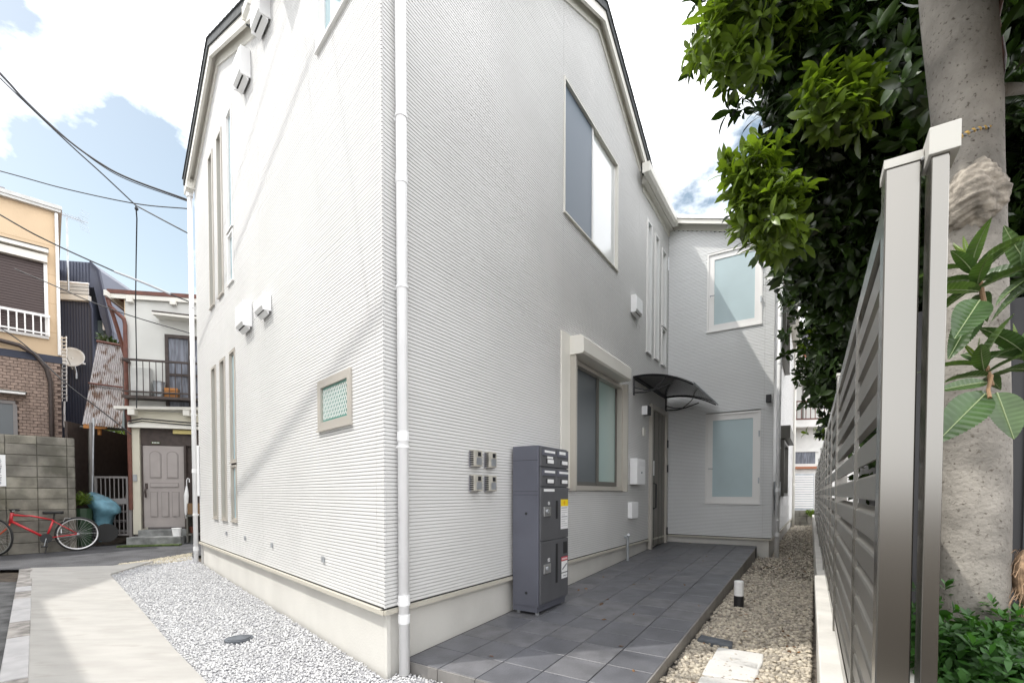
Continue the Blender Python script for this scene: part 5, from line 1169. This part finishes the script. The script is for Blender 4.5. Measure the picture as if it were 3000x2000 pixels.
# ================================================================== BICYCLE
# plane of the bicycle: parallel to the block wall
wc = at(228, 1549, 8.95); BK = Plane((wc.x, wc.y), OBp.d)
gb = gz(wc.x, wc.y)-.0
bc_ = thing('red_bicycle', (wc.x-.4, wc.y-.35, gb), 'red city bicycle with black saddle leaning by the block wall', 'bicycle')
WR = .325; zc = gb+WR
def BP(s, z, n=0.0): return Vector(BK(s, n, z))
def wheel(cs, pl=None):
    if pl is not None:
        def BP(s, z, n=0.0): return Vector(pl(s-cs, n, z))
    else:
        def BP(s, z, n=0.0): return Vector(BK(s, n, z))
    q = MB(); K = 40; V = []; F_ = []
    for i in range(K):
        a = 2*math.pi*i/K
        for j in range(6):
            b = 2*math.pi*j/6; r = WR-.018+.016*math.cos(b); V.append(BP(cs+r*math.cos(a), zc+r*math.sin(a), .016*math.sin(b)))
    for i in range(K):
        for j in range(6): F_.append((i*6+j, i*6+(j+1) % 6, ((i+1) % K)*6+(j+1) % 6, ((i+1) % K)*6+j))
    t = ob('wheel', MB().add(V, F_), M['rubber'], bc_, smooth=True)
    V = []; F_ = []
    for i in range(K):
        a = 2*math.pi*i/K
        for (r, n) in ((WR-.034, .010), (WR-.052, .008), (WR-.052, -.008), (WR-.034, -.010)): V.append(BP(cs+r*math.cos(a), zc+r*math.sin(a), n))
    for i in range(K):
        for j in range(4): F_.append((i*4+j, i*4+(j+1) % 4, ((i+1) % K)*4+(j+1) % 4, ((i+1) % K)*4+j))
    ob('rim', MB().add(V, F_), M['rim'], t)
    q = MB()
    for i in range(28): a = 2*math.pi*i/28; sg = 1 if i % 2 else -1; q.tube([BP(cs+.02*math.cos(a+.8), zc+.02*math.sin(a+.8), sg*.03), BP(cs+(WR-.05)*math.cos(a), zc+(WR-.05)*math.sin(a))], .0016, 4, False)
    ob('spoke', q, M['rim'], t); ob('hub', MB().tube([BP(cs, zc, -.04), BP(cs, zc, .04)], .02, 10), M['steel'], t)
    return t
wheel(0); FW = -1.05; fo = BK(FW, 0, 0); wheel(FW, Plane((fo[0], fo[1]), (math.sin(R_(94)), math.cos(R_(94)))))
ob('reflector', MB().box(BK, -.235, -.222, .0, .012, zc+.02, zc+.10), M['paper'], bc_)
BBs, BBz = -.43, gb+.27
ST = (-.33, gb+.60); HT = (-.86, gb+.72); HB = (-.885, gb+.60)
q = MB(); q.tube([BP(HB[0]+.02, HB[1]), BP(BBs, BBz)], .021, 10); q.tube([BP(HT[0], HT[1]-.01), BP(-.6, gb+.68), BP(*ST)], [.02, .016, .014], 10); q.tube([BP(BBs, BBz), BP(*ST)], .017, 10); q.tube([BP(-.876, gb+.56), BP(-.852, gb+.75)], .024, 10)
for n in (-.03, .03): q.tube([BP(BBs, BBz, n*.6), BP(0, zc, n)], .010, 8); q.tube([BP(ST[0], ST[1]-.02, n*.3), BP(0, zc, n)], .008, 8)
ob('frame', q, M['bikered'], bc_, smooth=True)
q = MB()
for n in (-.045, .045): q.tube([BP(-.885, gb+.55, n*.6), BP(-.90, gb+.50, n), BP(FW, zc, n)], [.014, .014, .009], 8)
ob('fork', q, M['bikeorange'], bc_, smooth=True)
q = MB().tube([BP(-.852, gb+.75), BP(-.86, gb+.80)], .014, 8); hb0 = BP(-.87, gb+.80)
q.tube([hb0+Vector((PR.n.x, PR.n.y, 0))*0 + Vector(BK.n.to_3d())*.27+Vector(BK.d.to_3d())*.10, hb0+Vector(BK.n.to_3d())*.1, hb0-Vector(BK.n.to_3d())*.1, hb0-Vector(BK.n.to_3d())*.27+Vector(BK.d.to_3d())*.10], .012, 8)
ob('handlebar', q, M['black'], bc_)
for sgn in (1, -1): c = hb0+Vector(BK.n.to_3d())*.22*sgn+Vector(BK.d.to_3d())*.07; ob('brake_lever', MB().tube([c, c+Vector((0, 0, -.02))-Vector(BK.d.to_3d())*.04, c-Vector(BK.n.to_3d())*.08*sgn-Vector(BK.d.to_3d())*.03], .006, 6), M['steel'], bc_); ob('grip', MB().tube([c, c+Vector(BK.n.to_3d())*.06*sgn+Vector(BK.d.to_3d())*.04], .017, 8), M['rubber'], bc_)
ob('seat_post', MB().tube([BP(*ST), BP(-.315, gb+.71)], .012, 8), M['black'], bc_)
q = MB(); V = []; F_ = []
prof = [(-.16, .012), (-.10, .025), (-.02, .045), (.05, .075), (.10, .07), (.12, .03)]
for s, w_ in prof:
    for n, z in ((-w_, .0), (-w_*.8, .03), (0, .038), (w_*.8, .03), (w_, .0), (0, -.015)): V.append(BP(-.31+s, gb+.725+z, n))
for i in range(len(prof)-1):
    for j in range(6): F_.append((i*6+j, i*6+(j+1) % 6, (i+1)*6+(j+1) % 6, (i+1)*6+j))
F_ += [tuple(range(6)), tuple(range(30, 36))]
ob('saddle', MB().add(V, F_), M['rubber'], bc_, smooth=True)
ob('brake_cable', MB().tube([hb0+Vector((0.02, 0, .0)), hb0+Vector((.12, .06, .03)), BP(HT[0]+.06, HT[1]+.03), BP(-.6, gb+.665, .02)], .004, 5).tube([hb0, hb0+Vector((-.02, -.06, .05)), BP(-.90, gb+.62, .04), BP(-.90, gb+.52, .04)], .004, 5), M['black'], bc_)
ob('crank', MB().tube([BP(BBs, BBz, .05), BP(BBs-.03, BBz-.14, .06)], .008, 6).tube([BP(BBs, BBz, -.05), BP(BBs+.03, BBz+.14, -.06)], .008, 6), M['steel'], bc_); ob('chainring', MB().tube([BP(BBs, BBz, .038), BP(BBs, BBz, .043)], .085, 20), M['black'], bc_)
ob('pedal', MB().box(BK, BBs-.07, BBs+.02, .06, .14, BBz-.155, BBz-.135), M['black'], bc_); ob('kickstand', MB().tube([BP(BBs+.02, BBz-.03, .04), BP(BBs-.02, gb+.0, .12)], .008, 6), M['black'], bc_)
ob('chain', MB().tube([BP(BBs, BBz+.08, .04), BP(0, zc+.03, .03)], .004, 5).tube([BP(BBs, BBz-.08, .04), BP(0, zc-.03, .03)], .004, 5), M['black'], bc_)
ob('brake', MB().tube([BP(-.20, zc+.24, .02), BP(-.17, zc+.31, .03), BP(-.10, zc+.30, .03)], .006, 6), M['rim'], bc_)

# ================================================================== FAR HOUSE AND PASSAGE END
FH = Plane((0, 19), (1, -.2)); fh = thing('far_white_house', FH(11, -2, 0), 'white house with balcony and closed shutter beyond the passage', 'house')
ob('wall', MB().box(FH, 8.5, 16, -4, 0, 0, 5.35), M['farwall'], fh)
ob('roof', MB().prism(FH, [(8, 5.85), (16, 7.0), (16, 9), (9.3, 6.25+.05), (8, 6.1)], -4, .5), M['fargrey'], fh)
ob('eave_trim', MB().prism(FH, [(8, 5.65), (12, 6.15), (12, 6.25), (8, 5.78)], .4, .52), M['farorange'], fh); ob('eave', MB().prism(FH, [(8, 5.45), (12, 5.95), (12, 6.14), (8, 5.64)], .0, .45), M['farwall'], fh)
ob('upper_wall', MB().box(FH, 8.5, 16, -3.9, -.01, 5.3, 6.3), M['farwall'], fh)
w_ = ob('window', MB().box(FH, 9.6, 11.2, 0, .03, 5.05, 5.10).box(FH, 10.55, 10.6, 0, .03, 3.9, 5.05), M['sash_dark'], fh); ob('pane', MB().box(FH, 9.6, 11.2, 0, .012, 3.9, 5.05), M['greywall'], w_)
bl2 = ob('balcony', MB().box(FH, 8.8, 11.25, .0, .5, 3.55, 3.72), M['farwall'], fh); ob('balcony_rail', MB().box(FH, 8.8, 11.25, .46, .5, 4.42, 4.46).box(FH, 8.8, 11.25, .46, .5, 3.80, 3.85), M['brown'], bl2)
for i in range(17): ob('baluster', MB().box(FH, 8.9+i*.145, 8.92+i*.145, .47, .49, 3.80, 4.42), M['brown'], bl2)
ob('laundry_bar', MB().tube([FH(10.0, .3, 5.55), FH(11.2, .6, 5.6)], .02, 6), M['sash_dark'], fh)
w_ = ob('window', MB().box(FH, 9.6, 11.1, .0, .05, 2.18, 2.30).box(FH, 9.6, 11.1, 0, .05, 2.72, 2.78), M['farwall'], fh); ob('pane', MB().box(FH, 9.7, 11.0, 0, .02, 2.3, 2.72), M['curtain'], w_)
ob('pink_sill', MB().box(FH, 9.5, 11.1, .0, .12, 2.12, 2.20), M['farorange'], fh)
shh = ob('shutter', MB().box(FH, 9.5, 10.98, .0, .012, .3, 1.95), M['steel'], fh)
for i in range(14): ob('shutter_slat', MB().box(FH, 9.5, 10.95, .012, .03, .72+i*.085, .72+i*.085+.06), M['alu_pale'], shh)
cb_ = thing('low_block_wall', FH(10.6, 2, 0), 'low grey concrete block wall closing the end of the passage', 'wall')
P2_ = Plane((0, 16.6), (1, -.2))
ob('wall_core', MB().box(P2_, 7.5, 12, -.1, 0, 0, .70), M['blockm'], cb_)
bm2 = bmesh_box(.39, .03, .19, M['block'], 'block')
for r in range(3):
    for c in range(9): inst('block', bm2, P2_(8.2+c*.4+(.2 if r % 2 else 0), .008, .22+r*.2-.0), P2_.ang, cb_)
foliage('end_greenery', M['leaf_young'], [CL(2378, 1500, 14.5, 12, 10, .2)], 25, 6, .1, small, None, label='small green bush over the low wall at the passage end', cat='bush')

# ================================================================== OVERHEAD CABLES
def cable(a, b, sag, r, label, m='cable', group='overhead cables above the road', n=24, name='overhead_cable'):
    a = Vector(a); b = Vector(b); pts = [a.lerp(b, i/n)-Vector((0, 0, sag*4*(i/n)*(1-i/n))) for i in range(n+1)]
    return tag(ob(name, MB().tube(pts, r, 6), M[m]), label, 'cable', group)
def pcable(pix, r, label, m='cable', group='overhead cables above the road'):
    P = [at(x, y, Z) for x, y, Z in pix]; P = [P[0]*2-P[1]]+P+[P[-1]*2-P[-2]]; q = []
    for i in range(1, len(P)-2):
        for k in range(8):
            t = k/8; a, b, c, d = P[i-1:i+3]; q.append(.5*((2*b)+(-a+c)*t+(2*a-5*b+4*c-d)*t*t+(-a+3*b-3*c+d)*t**3))
    q.append(P[-2]); return tag(ob('overhead_cable', MB().tube(q, r, 6), M[m]), label, 'cable', group)
pcable([(-700, -420, 7), (-300, -95, 7.4), (0, 217, 7.6), (77, 300, 7.7), (191, 404, 7.8), (293, 478, 7.8), (383, 525, 7.8), (556, 588, 7.8)], .014, 'thick black cable sloping down to the top of the white downpipe, uppermost of all')
pcable([(-700, -430, 7.1), (-300, -105, 7.5), (0, 212, 7.7), (77, 296, 7.8), (191, 402, 7.9), (293, 482, 7.9), (383, 531, 7.9), (556, 592, 7.9)], .007, 'thin black cable twisted along the uppermost thick one')
pcable([(-700, -380, 7.2), (-300, -70, 7.6), (0, 229, 7.9), (191, 411, 8.1), (300, 510, 8.2), (398, 602, 8.3)], .011, 'black cable coming down from the upper left to the cable junction')
pcable([(398, 602, 8.3), (480, 646, 8.1), (556, 686, 7.9)], .011, 'short black cable from the junction to the white downpipe')
pcable([(-600, 340, 8.6), (0, 501, 8.6), (191, 553, 8.6), (400, 597, 8.5), (556, 612, 8.3)], .009, 'thin dark cable crossing almost level behind the junction')
pcable([(-500, 330, 8.3), (0, 629, 8.5), (153, 712, 8.8), (335, 795, 9.0)], .013, 'black cable passing in front of the ochre house to the grey sleeve')
pcable([(335, 795, 9.0), (420, 828, 9.1), (500, 862, 9.2)], .019, 'grey sleeved piece of cable above the cream roof', 'cable_w')
pcable([(500, 862, 9.2), (530, 874, 9.25), (560, 886, 9.3)], .012, 'short black cable end beyond the grey sleeve')
pcable([(42, 787, 9.4), (160, 837, 9.4), (275, 887, 9.5), (400, 930, 9.6), (557, 976, 9.7)], .010, 'thin black cable from the shutter window to the cream house wall')
pcable([(-100, 900, 9.6), (60, 1000, 9.6), (185, 1115, 9.6), (300, 1205, 9.7), (385, 1272, 9.8)], .011, 'dark cable running down in front of the rusty sheet to the gate')
dn = [at(398, 602, 8.3), at(401, 640, 8.5), at(399, 750, 9.0), at(397, 900, 9.4), at(401, 1100, 9.6), at(400, 1195, 9.7)]
tag(ob('drop_cable', MB().tube(dn, .011, 6).ball(at(400, 612, 8.32), .03, 8, 6), M['cable']), 'black cable hanging straight down from the junction to the cream porch roof', 'cable', 'overhead cables above the road')
q = MB(); hz = [H(-.14, .14, 2.74), H(.1, .14, 2.80), H(.6, .14, 2.77), H(1.2, .14, 2.74)]; tag(ob('wall_cable', MB().tube(hz, .014, 6).tube([(x, y, z-.05) for x, y, z in hz], .010, 6), M['cable']), 'pair of dark cables clipped along the cream entrance beam', 'cable')
# cables strung over the lane outside the frame, whose shadows fall on the street wall
def lift(px, py, lam):
    s, z = PL.hit(px, py); p = Vector(PL(s, 0, z)); return p+to_sun*(lam/math.cos(ELEV))
def shcable(pa, pb, lam, r, label):
    a = lift(*pa, lam); b = lift(*pb, lam); d = b-a; return cable(a-d*.25, b+d*.25, 0.02, r, label, group=None)
shcable((1010, -80), (575, 1040), 3.0, .017, 'overhead cable over the lane beside the street wall, thickest of the lane cables')
shcable((857, 0), (650, 690), 3.2, .009, 'slim overhead cable over the lane, parallel to the thickest lane cable')
shcable((984, 152), (1071, 807), 3.0, .012, 'overhead cable over the lane crossing the others steeply')
shcable((905, 200), (935, 560), 3.0, .008, 'thin overhead cable over the lane beside the steep one')
shcable((1105, 930), (725, 1405), 5.0, .035, 'heavy bundled cable high over the lane')
# neighbour's house left of the camera that shades the pad
nb = thing('lane_house', (-8, 0, 0), 'plain grey house across the lane, outside the left edge', 'house')
e0 = Vector((-7.0, 6.831)); e1 = Vector((-2.765, 3.041)); dd_ = (e1-e0).normalized(); lam = 4.0; hgt = lam*math.tan(ELEV)+.03
a = e0+Vector(AZ)*lam-dd_*.2; b = a+dd_*12; nn_ = Vector((-abs(dd_.y), -abs(dd_.x)))
ob('wall', MB().slab([tuple(a), tuple(b), tuple(b+nn_*5), tuple(a+nn_*5)], -.2, hgt), M['greywall'], nb)
ab = thing('sky_blocker', (-18, 0, 0), 'tall plain grey block added unseen further left, cutting sky light on the street wall', 'added light blocker')  # unseen block, added to cut sky fill on the street wall
ob('wall', MB().slab([(-14, 6.0), (-24, 1.0), (-20, -14), (-11.5, -9)], -.2, 13.2), M['oldconc'], ab)
